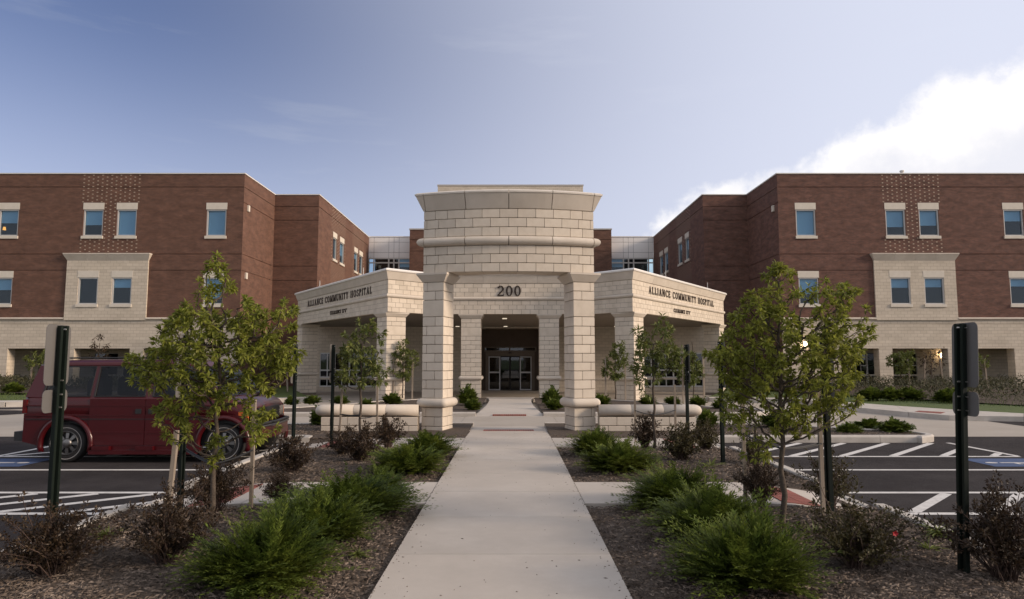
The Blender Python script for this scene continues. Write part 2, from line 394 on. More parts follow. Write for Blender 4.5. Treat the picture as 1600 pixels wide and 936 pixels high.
def facade(mb, org, u, W, z0, z1, holes):
    """wall plane from org along unit u; inward normal is u rotated left; holes (u0,u1,z0,z1,depth,back)"""
    ux, uy = u; nx, ny = -uy, ux
    us = sorted({0, W} | {min(max(h[i], 0), W) for h in holes for i in (0, 1)}); zs = sorted({z0, z1} | {min(max(h[i], z0), z1) for h in holes for i in (2, 3)})
    P = lambda a, z, d=0: (org[0] + ux * a + nx * d, org[1] + uy * a + ny * d, z)
    for i in range(len(us) - 1):
        for j in range(len(zs) - 1):
            cu, cz = (us[i] + us[i + 1]) / 2, (zs[j] + zs[j + 1]) / 2
            if any(h[0] < cu < h[1] and h[2] < cz < h[3] for h in holes): continue
            mb.add([P(us[i], zs[j]), P(us[i + 1], zs[j]), P(us[i + 1], zs[j + 1]), P(us[i], zs[j + 1])], [(0, 1, 2, 3)])
    for h in holes:
        a, b, c, d, dep = h[:5]
        a = max(a, 0); b = min(b, W)
        for q in (((a, c), (b, c)), ((b, c), (b, d)), ((b, d), (a, d)), ((a, d), (a, c))):
            mb.add([P(*q[0]), P(*q[1]), P(*q[1], dep), P(*q[0], dep)], [(0, 1, 2, 3)])
        if len(h) > 5 and h[5]: mb.add([P(a, c, dep), P(b, c, dep), P(b, d, dep), P(a, d, dep)], [(0, 1, 2, 3)])

# ------------------------------------------------------------------ raised lettering (serif strokes)
def glyph(ch, T=.17, t=.075):
    """polygons in a box of height 1; returns (width, polys)"""
    P = []
    def q(x0, y0, x1, y1, w): # stroke with vertical ends
        d = Vector((x1 - x0, y1 - y0)).normalized(); n = Vector((-d.y, d.x)) * w / 2
        P.append([(x0 + n.x, y0 + n.y), (x0 - n.x, y0 - n.y), (x1 - n.x, y1 - n.y), (x1 + n.x, y1 + n.y)])
    def bar(x0, x1, y0, y1): P.append([(x0, y0), (x1, y0), (x1, y1), (x0, y1)])
    def serif(x, y): bar(x - T * .95, x + T * .95, y, y + .05) if y < .5 else bar(x - T * .95, x + T * .95, y - .05, y)
    def stem(x, w=T, y0=0, y1=1): bar(x - w / 2, x + w / 2, y0, y1); serif(x, y0); serif(x, y1)
    def arc(cx, cy, rx, ry, a0, a1, wx=T, wy=t, n=14):
        for i in range(n):
            A, B = radians(a0 + (a1 - a0) * i / n), radians(a0 + (a1 - a0) * (i + 1) / n)
            P.append([(cx + rx * cos(A), cy + ry * sin(A)), (cx + rx * cos(B), cy + ry * sin(B)), (cx + (rx - wx) * cos(B), cy + (ry - wy) * sin(B)), (cx + (rx - wx) * cos(A), cy + (ry - wy) * sin(A))])
    w = .7
    if ch == 'A': w = .8; q(.14, 0, .40, 1, t); q(.40, 1, .66, 0, T); bar(.24, .56, .3, .36); serif(.14, 0); serif(.66, 0)
    elif ch == 'L': w = .62; stem(.18); bar(.18, .58, 0, .06); bar(.53, .58, 0, .25)
    elif ch == 'I': w = .36; stem(.18)
    elif ch == 'N': w = .86; stem(.16, t); stem(.70, t); q(.16, .98, .70, .02, T)
    elif ch == 'M': w = 1.0; stem(.14, t); stem(.84, T); q(.16, .98, .48, .05, T); q(.48, .05, .82, .98, t)
    elif ch == 'C': w = .76; arc(.42, .5, .38, .51, 50, 310); bar(.66, .71, .68, .95); bar(.66, .71, .05, .25)
    elif ch == 'O': w = .84; arc(.42, .5, .38, .51, 0, 360, n=22)
    elif ch == 'E': w = .64; stem(.18); bar(.18, .56, 0, .06); bar(.18, .54, .94, 1); bar(.18, .46, .48, .54); bar(.51, .56, 0, .24); bar(.49, .54, .78, 1); bar(.42, .46, .4, .62)
    elif ch == 'U': w = .82; bar(.10, .10 + T, .3, 1); bar(.64, .64 + t, .3, 1); arc(.405, .32, .305, .33, 180, 360, T, t); serif(.18, 1); serif(.68, 1)
    elif ch == 'T': w = .7; stem(.35); bar(.04, .66, .94, 1); bar(.04, .09, .74, 1); bar(.61, .66, .74, 1)
    elif ch == 'Y': w = .76; bar(.38 - T / 2, .38 + T / 2, 0, .48); serif(.38, 0); q(.14, 1, .38, .45, T); q(.62, 1, .38, .45, t); serif(.14, 1); serif(.62, 1)
    elif ch == 'H': w = .86; stem(.18); stem(.68); bar(.18, .68, .47, .53)
    elif ch == 'S': w = .6; arc(.30, .74, .25, .27, 30, 270, .13, t); arc(.30, .27, .26, .28, -150, 90, .13, t); bar(.48, .53, .72, .95); bar(.04, .09, .05, .3)
    elif ch == 'P': w = .66; stem(.18); arc(.26, .74, .34, .27, -90, 90)
    elif ch == 'R': w = .76; stem(.18); arc(.26, .74, .33, .27, -90, 90); q(.34, .5, .64, .02, T); serif(.64, 0)
    elif ch == '2': w = .66; arc(.31, .70, .27, .31, -20, 165, T, t); q(.52, .62, .10, .08, .12); bar(.05, .58, 0, .12); bar(.53, .58, 0, .24)
    elif ch == '0': w = .68; arc(.33, .5, .29, .51, 0, 360, T, t, 22)
    elif ch == '1': w = .5; stem(.26); q(.26, .97, .08, .8, t)
    elif ch == '6': w = .66; arc(.33, .32, .28, .33, 0, 360, T, t, 20); arc(.52, .40, .48, .62, 100, 190, T, t)
    elif ch == "'": w = .28; bar(.08, .2, .66, 1)
    elif ch == '"': w = .44; bar(.06, .17, .66, 1); bar(.25, .36, .66, 1)
    elif ch == ' ': w = .42
    return w, P
def text_mb(s, h, total=None, T=.17, t=.075, gap=.1, dep=.035):
    """lettering in local x (reading), z up, facing -y; returns mesh builder and width"""
    mb = MB(); x = 0; items = []
    for ch in s:
        w, P = glyph(ch, T, t); items.append((x, P)); x += w + gap
    W = (x - gap); sx = h if total is None else total / W
    k = 0
    for x0, P in items:
        for poly in P:
            k += 1; e = dep + (k % 9) * .0004
            pts = [((x0 + a) * sx, b * h) for a, b in poly]; n = len(pts)
            mb.add([(a, -e, b) for a, b in pts] + [(a, .0, b) for a, b in pts], [tuple(range(n))] + [(i, (i + 1) % n, n + (i + 1) % n, n + i) for i in range(n)])
    return mb, W * sx

# ================================================================== GROUND
def smooth(a, b, x):
    t = min(1, max(0, (x - a) / (b - a))); return t * t * (3 - 2 * t)
LOT = -.15
def zdrive(x, y): return LOT - .32 * smooth(22, 40, y)
def build_ground():
    mb = MB(); mb.sheet([(-3000, -3000), (3000, -3000), (3000, 3000), (-3000, 3000)], -.75); struct(mb.build('ground', M_GRASS))
    lot = MB(); lot.sheet([(-60, -30), (60, -30), (60, 15.6), (-60, 15.6)], LOT); lot = struct(lot.build('parking_lot', M_ASPH))
    dr = MB()
    ys = [15.6, 18, 20, 22, 24, 26, 28, 30, 32, 34, 36, 38, 40, 44, 50]
    dr.grid([[(x, y, zdrive(x, y)) for x in (-60, -30, -12, 0, 12, 30, 60)] for y in ys]); struct(dr.build('concrete_drive', M_CONC2))
    # asphalt road beyond the concrete band, both sides
    a = MB(); z = lambda x, y: zdrive(x, y) + .004
    P1, P2 = G(1483, 650, LOT), G(1600, 666, LOT)
    d = (P2[0] - P1[0], P2[1] - P1[1])
    far = (P2[0] + d[0] * 6, P2[1] + d[1] * 6)
    a.sheet([P1, P2, far, (60, far[1]), (60, 22), (22, 20.3)], z)
    L1, L2 = G(0, 649, LOT), G(60, 645.5, LOT)
    a.sheet([L1, L2, G(130, 643, LOT), (-12.3, 27.4), (-19.4, 25.3), (-30, 24.1), (-60, 22.5), (-60, 17)], z)
    struct(a.build('asphalt_road', M_ASPH))
    # painted markings
    zt = LOT + .004
    def line(p, q, w):
        d = Vector((q[0] - p[0], q[1] - p[1])).normalized(); n = Vector((-d.y, d.x)) * w / 2
        mb = MB(); mb.sheet([(p[0] + n.x, p[1] + n.y), (p[0] - n.x, p[1] - n.y), (q[0] - n.x, q[1] - n.y), (q[0] + n.x, q[1] + n.y)], zt)
        mb.build('painted_line', M_PAINT, lot)
    for s in (1, -1):
        for y, x1 in ((12.4, 9.38), (10.92, 10.6), (9.08, 10.6), (7.86, 10.6)): line((s * 4.36, y), (s * x1, y), .11)
        line((s * 9.38, 12.46), (s * 9.38, 14.42), .11)
        for i in range(6):     # far hatched aisle; both sides slant the same way
            x = (4.3 + i * .93) if s > 0 else (-9.25 + i * .93); a0 = (x, 12.47); b0 = (x + 1.9, 14.37); lim = 9.3 if s > 0 else -4.35
            if b0[0] > lim: b0 = (lim, 12.47 + lim - x)
            if b0[1] > 12.7: line(a0, b0, .13)
        for i in range(7):     # near hatched aisle
            if s > 0: line((4.75 + i * .98, 7.93), (5.83 + i * .98, 9.01), .13)
            else: line((-5.93 - i * .8, 7.93), (-4.6 - i * .8, 9.01), .13)
        if s < 0: line((-5.1, 7.93), (-4.36, 8.5), .13)
    # blue accessible-stall panels with the wheelchair symbol
    for s in (1, -1):
        b = MB(); x0, x1, y0, y1 = s * 8.1 - s * 0, s * 9.75, 11.25, 12.15
        b.sheet([(x0, y0), (x1, y0), (x1, y1), (x0, y1)] if s > 0 else [(x1, y0), (x0, y0), (x0, y1), (x1, y1)], zt)
        panel = b.build('blue_stall_panel', M_BLUE, lot)
        w = MB(); z2 = zt + .004; cx, cy = s * 8.95, 11.66
        def T(u, v): return (cx + s * -u * 1.5, cy + v * .9)     # symbol lies along the stall
        def seg(p, q, t):
            d = Vector((q[0] - p[0], q[1] - p[1])).normalized(); n = Vector((-d.y, d.x)) * t / 2
            w.sheet([T(p[0] + n.x, p[1] + n.y), T(p[0] - n.x, p[1] - n.y), T(q[0] - n.x, q[1] - n.y), T(q[0] + n.x, q[1] + n.y)], z2)
        for i in range(16):
            A, B = radians(100 + i * 15), radians(115 + i * 15)
            w.sheet([T(-.1 + .25 * cos(A), -.06 + .25 * sin(A)), T(-.1 + .25 * cos(B), -.06 + .25 * sin(B)), T(-.1 + .19 * cos(B), -.06 + .19 * sin(B)), T(-.1 + .19 * cos(A), -.06 + .19 * sin(A))], z2 + .0002 * (i % 2))
        seg((.32, -.02), (.0, -.02), .07); seg((.16, -.06), (.16, -.2), .05); seg((.0, .0), (-.08, -.26), .07); seg((-.08, -.26), (-.3, -.3), .06)
        w.sheet([T(.42 + .07 * cos(2 * pi * i / 10), -.02 + .07 * sin(2 * pi * i / 10)) for i in range(10)], z2)
        w.build('wheelchair_symbol', M_PAINT, panel)
build_ground()

# --- walks, beds and kerbs
W0, W1 = -.90, .90
CW1, CW2 = (7.73, 9.05), (12.73, 14.08)
def kerb_run(owner, P, w=.15, z0=-.35, z1=0.0, seg=2.6, closed=False):
    """kerb stones laid along a plan polyline, inner side to the left of travel"""
    pts = [Vector(p) for p in P]
    if closed: pts.append(pts[0])
    # resample
    L = [0]
    for a, b in zip(pts, pts[1:]): L.append(L[-1] + (b - a).length)
    n = max(1, round(L[-1] / seg)); step = L[-1] / n
    def at(s):
        for i in range(len(L) - 1):
            if s <= L[i + 1] + 1e-6:
                t = (s - L[i]) / max(1e-9, L[i + 1] - L[i]); return pts[i].lerp(pts[i + 1], t)
        return pts[-1]
    for k in range(n):
        a, b = k * step + .004, (k + 1) * step - .004
        ss = [a] + [l for l in L if a < l < b] + [b]
        Q = [at(s) for s in ss]; Mi = mitres(Q)
        mb = MB()
        zf = z1 if not callable(z1) else z1((Q[0].x + Q[-1].x) / 2, (Q[0].y + Q[-1].y) / 2)
        prof = [(0, z0), (w, z0), (w + .012, zf - .035), (w - .012, zf - .006), (w - .03, zf), (0.012, zf), (0, zf - .012)]
        sweep(mb, Q, Mi, prof); mb.build('kerb_stone', M_KERB, owner, fix=True)
def arcpts(cx, cy, r, a0, a1, n=6): return [(cx + r * cos(radians(a0 + (a1 - a0) * i / n)), cy + r * sin(radians(a0 + (a1 - a0) * i / n))) for i in range(n + 1)]

def build_walk():
    root = bpy.data.objects.new('sidewalk', None); COL.objects.link(root); struct(root)
    yj = [-3.5 + 1.32 * i for i in range(14)]
    yj = [y for y in yj if y < 13.7] + [13.9, 15.7, 17.45]
    def zt(y): return -.10 * smooth(14.2, 17.4, y)
    for a, b in zip(yj, yj[1:]):
        mb = MB(); g = .0035
        fl = .22 if b > 17 else 0
        mb.prism([(W0, a + g), (W1, a + g), (W1 + fl, b - g), (W0 - fl, b - g)], -.35, lambda x, y: zt(y)); mb.build('slab', M_CONC, root, fix=True)
    # cross walks to the parking lot, with a ramped end
    for s in (1, -1):
        for y0, y1 in (CW1, CW2):
            xs = [.908, 2.1, 3.0]
            for a, b in zip(xs, xs[1:]):
                mb = MB(); mb.prism([(s * a, y0), (s * (b - .008), y0), (s * (b - .008), y1), (s * a, y1)][::s], -.35, -.004); mb.build('slab', M_CONC, root, fix=True)
            mb = MB(); zz = lambda x, y: -.004 - .13 * smooth(3.0, 4.3, abs(x))
            P = [3.0, 3.3, 3.65, 4.0, 4.3]
            for a, b in zip(P, P[1:]): mb.prism([(s * a, y0), (s * b, y0), (s * b, y1), (s * a, y1)][::s], -.35, zz)
            mb.build('ramp_slab', M_CONC, root, fix=True)
            # red detectable paving, 3 x 6 pavers following the ramp
            for i in range(2):
                for j in range(6):
                    a, b = 3.2 + i * .24, 3.2 + i * .24 + .234; c, d = y0 + .1 + j * (y1 - y0 - .2) / 6, y0 + .1 + (j + 1) * (y1 - y0 - .2) / 6 - .006
                    mb = MB(); mb.prism([(s * a, c), (s * b, c), (s * b, d), (s * a, d)][::s], lambda x, y: zz(x, y) - .02, lambda x, y: zz(x, y) + .007); mb.build('paver', M_REDPAD, root)
    # red brick strip across the end of the walk
    for j in range(2):
        for i in range(22):
            w = 1.2 / 22; x = -.6 + i * w; y = 15.86 + j * .21
            mb = MB(); z = zt(y) ; mb.box(x + .003, x + w - .003, y, y + .2, z - .05, z + .006); mb.build('brick', M_REDPAD, root)
    # walk beyond the lane, up to the canopy
    zt2 = lambda x, y: -.13 + .12 * smooth(20.5, 22.4, y) - .07 * smooth(23, 30.5, y)
    ys = [20.75, 21.5, 22.4, 24, 26, 28, 29.6, 30.6]
    hw = {20.75: 1.28, 21.5: 1.0, 22.4: .9, 24: .84, 26: .84, 28: .86, 29.6: .95, 30.6: 1.12}
    for a, b in zip(ys, ys[1:]):
        mb = MB(); mb.prism([(-hw[a], a + .004), (hw[a], a + .004), (hw[b], b - .004), (-hw[b], b - .004)], -.5, zt2); mb.build('slab', M_CONC, root, fix=True)
    for j in range(1):
        for i in range(18):
            w = 1.05 / 18; x = -.525 + i * w
            mb = MB(); z = zt2(0, 20.95); mb.box(x + .003, x + w - .003, 20.85, 21.13, z - .05, z + .03); mb.build('brick', M_REDPAD, root)
    # lane slabs in front of the canopy bed
    lane = bpy.data.objects.new('lane', None); COL.objects.link(lane); struct(lane)
    xs = [-9.2, -6.6, -4.0, -1.35, 1.35, 4.0, 6.6, 9.2]
    for a, b in zip(xs, xs[1:]):
        mb = MB(); mb.box(a + .006, b - .006, 17.46, 20.72, -.5, -.125 if abs(a + b) < .1 else -.132); mb.build('slab', M_CONC2, lane)
build_walk()

def bed_height(x, y):
    d = min(abs(abs(x) - .9), abs(4.16 - abs(x)) if y < 14.4 else 9)
    for a, b in (CW1, CW2): d = min(d, abs(y - a), abs(y - b), 0 if a < y < b and abs(x) < 4.3 else 9)
    d = min(d, abs(17.3 - y))
    h = smooth(0, .7, d)
    return -.035 + h * (.065 + .035 * noise.noise(Vector((x * 1.3, y * 1.3, 3)))) + .012 * noise.noise(Vector((x * 6, y * 6, 0)))
PEN = [(4.32, 14.62), (8.9, 14.62)] + arcpts(8.75, 15.02, .45, -70, 70, 6) + [(7.6, 16.4), (6.2, 17.1), (4.0, 17.42), (.92, 17.42)]
def inside(P, x, y):
    c = False; n = len(P)
    for i in range(n):
        x1, y1 = P[i]; x2, y2 = P[(i + 1) % n]
        if (y1 > y) != (y2 > y) and x < (x2 - x1) * (y - y1) / (y2 - y1) + x1: c = not c
    return c
ISL = [(1.05, 20.95), (7.3, 20.95)] + arcpts(7.2, 22.0, 1.05, -80, 80, 6) + [(6.4, 24.5), (5.4, 27.0), (3.6, 29.2), (1.05, 30.2)]
def in_bed(x, y):
    ax = abs(x)
    if .9 < ax < 4.15 and y < 14.1: return not any(a - .02 < y < b + .02 for a, b in (CW1, CW2))
    return y >= 14.08 and (.9 < ax < 4.2 and y < 14.7 or inside(PEN, ax, y))
def build_beds():
    for s in (1, -1):
        mb = MB(); nx, ny = 26, 90
        rows = [[(s * (.895 + (4.17 - .895) * i / nx), -3.5 + 18.15 * j / ny, bed_height(s * (.895 + 3.275 * i / nx), -3.5 + 18.15 * j / ny)) for i in range(nx + 1)] for j in range(ny + 1)]
        # let the bed stop under the cross walks
        rows = [[(x, y, -.12 if any(a < y < b for a, b in (CW1, CW2)) else z) for x, y, z in r] for r in rows]
        mb.grid(rows); o = struct(mb.build('mulch_bed', M_SOIL, smooth=True))
        side = [(4.16, -3.5), (4.16, CW1[0] - .02)]
        flip = lambda P: [(-x, y) for x, y in P][::-1] if s < 0 else P
        kerb_run(o, flip(side))
        kerb_run(o, flip([(4.16, CW1[1] + .02), (4.16, CW2[0] - .02)]))
        low = lambda x, y: -.12
        kerb_run(o, flip([(4.3, CW1[0]), (4.3, CW1[1])]), z1=low, w=.1); kerb_run(o, flip([(4.3, CW2[0]), (4.3, CW2[1])]), z1=low, w=.1)
        pen = MB(); P = [(.9, 14.2), (4.3, 14.2)] + PEN
        pen.sheet([(s * x, y) for x, y in P][::s], lambda x, y: -.02); o2 = struct(pen.build('mulch_bed', M_SOIL))
        kerb_run(o2, flip([(4.16, CW2[1] + .02), (4.2, 14.5)] + PEN[0:]), seg=2.2)
        isl = MB(); isl.sheet([(s * x, y) for x, y in ISL][::s], lambda x, y: -.03 - .06 * smooth(22, 30, y)); o3 = struct(isl.build('mulch_bed', M_SOIL))
        kerb_run(o3, flip(ISL[:-1]), seg=2.4, z0=-.55, z1=lambda x, y: -.0 - .07 * smooth(22, 30, y))
        # sidewalk and lawn in front of the wings
        if s > 0:
            up = [(9.7, 33.0), G(1240, 617), G(1320, 628), G(1400, 634), G(1500, 640.5), G(1600, 646), (30, 15.5)]
            lo = [(9.2, 31.0), G(1240, 622), G(1320, 635), G(1420, 644), G(1483, 649), G(1600, 651), (28.5, 14.4)]
        else:
            up = [(-9.9, 33.0), (-12.2, 29.9), (-19.6, 26.9), (-30, 25.6), (-50, 25)]
            lo = [(-9.2, 31.3), (-11.6, 28.9), (-19.4, 25.8), (-30, 24.5), (-50, 23.9)]
        sw = bpy.data.objects.new('sidewalk', None); COL.objects.link(sw); struct(sw)
        for i in range(len(up) - 1):
            n = max(1, round((Vector(up[i]) - Vector(up[i + 1])).length / 1.8))
            for k in range(n):
                a, b = k / n, (k + 1) / n - .006
                q = [Vector(lo[i]).lerp(Vector(lo[i + 1]), a), Vector(lo[i]).lerp(Vector(lo[i + 1]), b), Vector(up[i]).lerp(Vector(up[i + 1]), b), Vector(up[i]).lerp(Vector(up[i + 1]), a)]
                mb = MB(); mb.prism([tuple(v) for v in (q if s > 0 else q[::-1])], -.9, lambda x, y: -.0 - .2 * smooth(26, 34, y) * (abs(x) < 14)); mb.build('slab', M_KERB, sw, fix=True)
        if s > 0:
            a, b = G(1436, 641.8), G(1477, 644.2); c, d = G(1470, 646.4), G(1429, 643.6)
            mb = MB(); mb.prism([d, c, b, a], -.2, .006); mb.build('red_pad', M_REDPAD, sw, fix=True)
        lawn = MB(); far = [(s * 60, 70), (s * 12, 70)]
        pts = up + [(s * 60, up[-1][1]), (s * 60, 41.7), (s * 13.6, 47), (s * 13.2, 41.0)]
        lawn.sheet(pts if s > 0 else pts[::-1], lambda x, y: -.012 - .2 * smooth(26, 34, y) * (abs(x) < 14)); struct(lawn.build('lawn', M_GRASS))
build_beds()

def build_chips():
    """loose shredded bark over the beds, dense close to the camera"""
    mb = MB(); r = random.Random(3); n = 0
    while n < 85000:
        t = r.random(); y = 3.6 + 13.6 * t ** 2.0; s = r.choice((-1, 1)); x = s * (.9 + (3.3 if y < 14.3 else 7.8) * r.random())
        if not in_bed(x, y): continue
        n += 1
        z = bed_height(x, y) if y < 14.4 else -.02
        l = r.uniform(.015, .055) * (1 + y * .03); w = r.uniform(.005, .012) * (1 + y * .04); a = r.random() * pi; tl = r.uniform(-.3, .3)
        dx, dy = cos(a) * l / 2, sin(a) * l / 2; px_, py_ = -sin(a) * w / 2, cos(a) * w / 2; dz = tl * l / 2; z += .004 + abs(dz) * .7
        mb.add([(x - dx, y - dy, z - dz), (x + px_, y + py_, z - .002), (x + dx, y + dy, z + dz), (x - px_, y - py_, z - .002), (x, y, z + w * .7)], [(0, 1, 4), (1, 2, 4), (2, 3, 4), (3, 0, 4)])
    stuff(mb.build('bark_mulch', M_CHIP))
    # specks of bark and dead leaves on the walk
    mb = MB()
    for i in range(520):
        y = 4.3 + 12 * r.random() ** 1.5; x = r.uniform(-.88, .88) if i < 150 else r.choice((-1, 1)) * (.897 - .13 * r.random() ** 3); l = r.uniform(.004, .011) * (1 if i % 9 else 1.9); a = r.random() * 6
        p = [(x + l * cos(a + k * pi / 2) * (1 if k % 2 else .5), y + l * sin(a + k * pi / 2) * (1 if k % 2 else .5), .001) for k in range(4)] + [(x, y, .006)]
        mb.add(p, [(0, 1, 4), (1, 2, 4), (2, 3, 4), (3, 0, 4)])
    stuff(mb.build('walk_litter', M_CHIP))
    # grass blades of the lawns, tufty edge in front
    mb = MB()
    for i in range(16000):
        s = r.choice((-1, 1)); x = s * r.uniform(12, 34); y = r.uniform(19, 33)
        if s > 0: ok = y > 25.9 - (x - 12.7) * .76 + 1.0 - (0 if x < 20 else (x - 20) * -.25)
        else: ok = y > 30.3 - (abs(x) - 12) * .43 if abs(x) < 19.6 else y > 27.1
        if not ok: continue
        h = r.uniform(.05, .11); a = r.random() * pi; w = .012
        z = -.012; mb.add([(x - w * cos(a), y - w * sin(a), z), (x + w * cos(a), y + w * sin(a), z), (x + r.uniform(-.03, .03), y + r.uniform(-.03, .03), z + h)], [(0, 1, 2)])
    stuff(mb.build('grass_blades', M_GRASS))
build_chips()

# ================================================================== HOSPITAL BUILDING
YF, YS, YB, YC = 41.9, 47.4, 64.3, 62.0
XF, XS = 17.1, 13.9
ZT = 13.55
zz = lambda py: Zp(py, YF)
ZG = -.6
z_top, z_g1, z_g2, z_lin, z_wt, z_wb, z_sb = zz(271.5), zz(293), zz(316.3), zz(316.9), zz(327.4), zz(368.6), zz(373)
z_g3, z_bc, z_g4, z_lw0, z_wt2, z_wb2, z_sb2 = zz(397.7), zz(407.5), zz(423), zz(423.5), zz(434), zz(475.5), zz(480.5)
z_sh1, z_sh0, z_line, z_open = zz(496), zz(500), zz(507), zz(544.5)
GR = .055
hosp = thing('hospital_building', 'wide red brick hospital with cream stone base and mirrored wings behind the canopy', 'hospital', (0, 44, -.3))
def window_at(org, u, w, zs, zb, lin_top, blind, parent=hosp, dep=.12):
    """org = plan point of the opening's left jamb on the wall face, u = along the wall; frame, pane, blind, sill, lintel"""
    ux, uy = u; nx, ny = -uy, ux   # inward
    def bx(mb, a0, a1, d0, d1, z0, z1):
        P = lambda a, d, z: (org[0] + ux * a + nx * d, org[1] + uy * a + ny * d, z)
        mb.hexa([P(a0, d0, z0), P(a1, d0, z0), P(a1, d1, z0), P(a0, d1, z0), P(a0, d0, z1), P(a1, d0, z1), P(a1, d1, z1), P(a0, d1, z1)])
    fr = MB(); t = .075
    bx(fr, 0, t, .04, dep + .06, zb, zs); bx(fr, w - t, w, .04, dep + .06, zb, zs); bx(fr, t, w - t, .04, dep + .06, zs - t, zs); bx(fr, t, w - t, .04, dep + .06, zb, zb + t)
    f = fr.build('window', M_ALU, parent)
    g = MB(); bx(g, t, w - t, dep, dep + .01, zb + t, zs - t); g.build('pane', M_GLASS, f)
    if blind > 0:
        b = MB(); h = (zs - zb - 2 * t); bx(b, t, w - t, dep + .05, dep + .06, zs - t - h * blind, zs - t); b.build('blind', M_BLIND, f)
    s = MB(); bx(s, -.06, w + .06, -.07, .10, zb - (z_wb - z_sb), zb - .003); s.build('sill', M_PRECAST, f)
    if lin_top: l = MB(); bx(l, -.04, w + .04, -.012, .10, zs + .003, lin_top); l.build('lintel', M_PRECAST, f)

def wing(s):
    """s=-1 left wing, s=+1 right wing"""
    BM = M_BRICK if s < 0 else M_BRICK_R
    mir = lambda px: px if s < 0 else 1597 - px
    # front facade, along +x; for the right wing start at XF
    W = 30.0; org = (-XF - W, YF) if s < 0 else (XF, YF)
    def U(px, py): return Xp(mir(px), py, YF) - org[0]
    def rect(p0, p1, py):
        a, b = U(p0, py), U(p1, py); return (min(a, b), max(a, b))
    ww = 1.26
    up_c = [sum(rect(a, b, 345)) / 2 for a, b in ((-1, 27.5), (129.5, 161.5), (181.5, 214), (321, 355))]
    lo_c = [sum(rect(a, b, 455)) / 2 for a, b in ((-13, 18.5), (122.5, 154), (174.5, 207.5), (316, 350))]
    up_c.append(up_c[0] + (up_c[0] - up_c[1]) * .42 * 1 if False else up_c[0] - s * -5.3 if False else up_c[0] + s * 5.3); lo_c.append(lo_c[0] + s * 5.3)
    up_bl = {-1: [.5, .58, 1, 1, .7], 1: [.42, .6, .66, 1, .7]}[s]; lo_bl = {-1: [.45, .0, .36, .8, .5], 1: [.3, .34, .36, .6, .5]}[s]
    bay = rect(104, 231, 450); bay = (bay[0], bay[1])
    grooves = lambda Wd: [(0, Wd, z_g1, z_g1 + GR, .035, True), (0, Wd, z_g2 - .02, z_g2 - .02 + GR, .035, True)]
    holes = []
    for c in up_c: holes.append((c - ww / 2, c + ww / 2, z_wb, z_wt, .35))
    for i, c in enumerate(lo_c):
        if i not in (1, 2): holes.append((c - ww / 2, c + ww / 2, z_wb2, z_wt2, .35))
    holes.append((bay[0] + .03, bay[1] - .03, z_sh1 + .02, z_g3 + .02, .05))
    def gseg(z):  # groove interrupted by the bay
        return [(0, bay[0] - .1, z, z + GR, .035, True), (bay[1] + .1, W, z, z + GR, .035, True)]
    mb = MB(); facade(mb, org, (1, 0), W, z_sh0, z_top, holes + [(0, W, z_g1, z_g1 + GR, .035, True)] + gseg(z_g3) + gseg(z_g4))
    mb.build('brick_wall', BM, hosp)
    # return, inner front and courtyard side walls
    for (p, q, wins) in (
        ((s * XF, YF), (s * XF, YS), []), ((s * XF, YS), (s * XS, YS), []),
        ((s * XS, YS), (s * XS, YB), [(51.4, 52.5), (53.5, 54.8), (58.4, 59.7), (60.4, 61.7)])):
        a, b = (p, q) if s < 0 else (q, p)
        d = Vector((b[0] - a[0], b[1] - a[1])); Wd = d.length; d.normalize(); u = (d.x, d.y)
        hh = []
        for y0, y1 in wins:
            u0, u1 = abs(y0 - a[1]), abs(y1 - a[1]); u0, u1 = min(u0, u1), max(u0, u1)
            hh.append((u0, u1, z_wb, z_wt, .35)); hh.append((u0, u1, z_wb2, z_wt2, .35))
        mb = MB()
        facade(mb, a, u, Wd, ZG, z_top, hh + grooves(Wd)[:1] + ([] if wins else grooves(Wd)[1:]) + ([] if wins else [(0, Wd, z_g3, z_g3 + GR, .035, True), (0, Wd, z_g4, z_g4 + GR, .035, True)]))
        mb.build('brick_wall', BM, hosp)
        for h in hh:
            o2 = (a[0] + u[0] * h[0], a[1] + u[1] * h[0])
            window_at(o2, u, h[1] - h[0], h[3], h[2], h[3] + .43, rnd.choice((.3, .5, .0, .6)))
    # white coping along the roof edge
    P = [(-XF - W, YF), (-XF, YF), (-XF, YS), (-XS, YS), (-XS, YB)]
    if s > 0: P = [(-x, y) for x, y in P][::-1]
    mb = MB(); sweep(mb, P, mitres(P), [(-.35, z_top), (.05, z_top - .02), (.06, ZT + .02), (-.35, ZT + .03)]); mb.build('roof_coping', M_COPING, hosp, fix=True)
    rf = MB(); R = [(x, y) for x, y in P]; rf.sheet((R + [(-XF - W, YB)]) if s < 0 else ([(XF + W, YB)] + R), z_top - .03); rf.build('roof', M_COPING, hosp)
    # windows
    for c, bl in zip(up_c, up_bl): window_at((org[0] + c - ww / 2, YF), (1, 0), ww, z_wt, z_wb, z_lin, bl)
    for i, (c, bl) in enumerate(zip(lo_c, lo_bl)):
        yy = YF - (.1 if i in (1, 2) else 0)
        window_at((org[0] + c - ww / 2, yy), (1, 0), ww, z_wt2, z_wb2, z_lw0, bl)
    # stone bay round the middle pair of lower windows
    mb = MB(); bw = bay[1] - bay[0]
    hb = [(lo_c[i] - ww / 2 - bay[0], lo_c[i] + ww / 2 - bay[0], z_wb2, z_wt2, .3) for i in (1, 2)]
    hb += [(0, min(h[0] for h in hb) - .05, z_g4 - .01, z_g4 + .03, .02, True), (max(h[1] for h in hb) + .05, bw, z_g4 - .01, z_g4 + .03, .02, True)]
    facade(mb, (org[0] + bay[0], YF - .1), (1, 0), bw, z_sh0 - .02, z_bc, hb)
    x0, x1 = org[0] + bay[0], org[0] + bay[1]
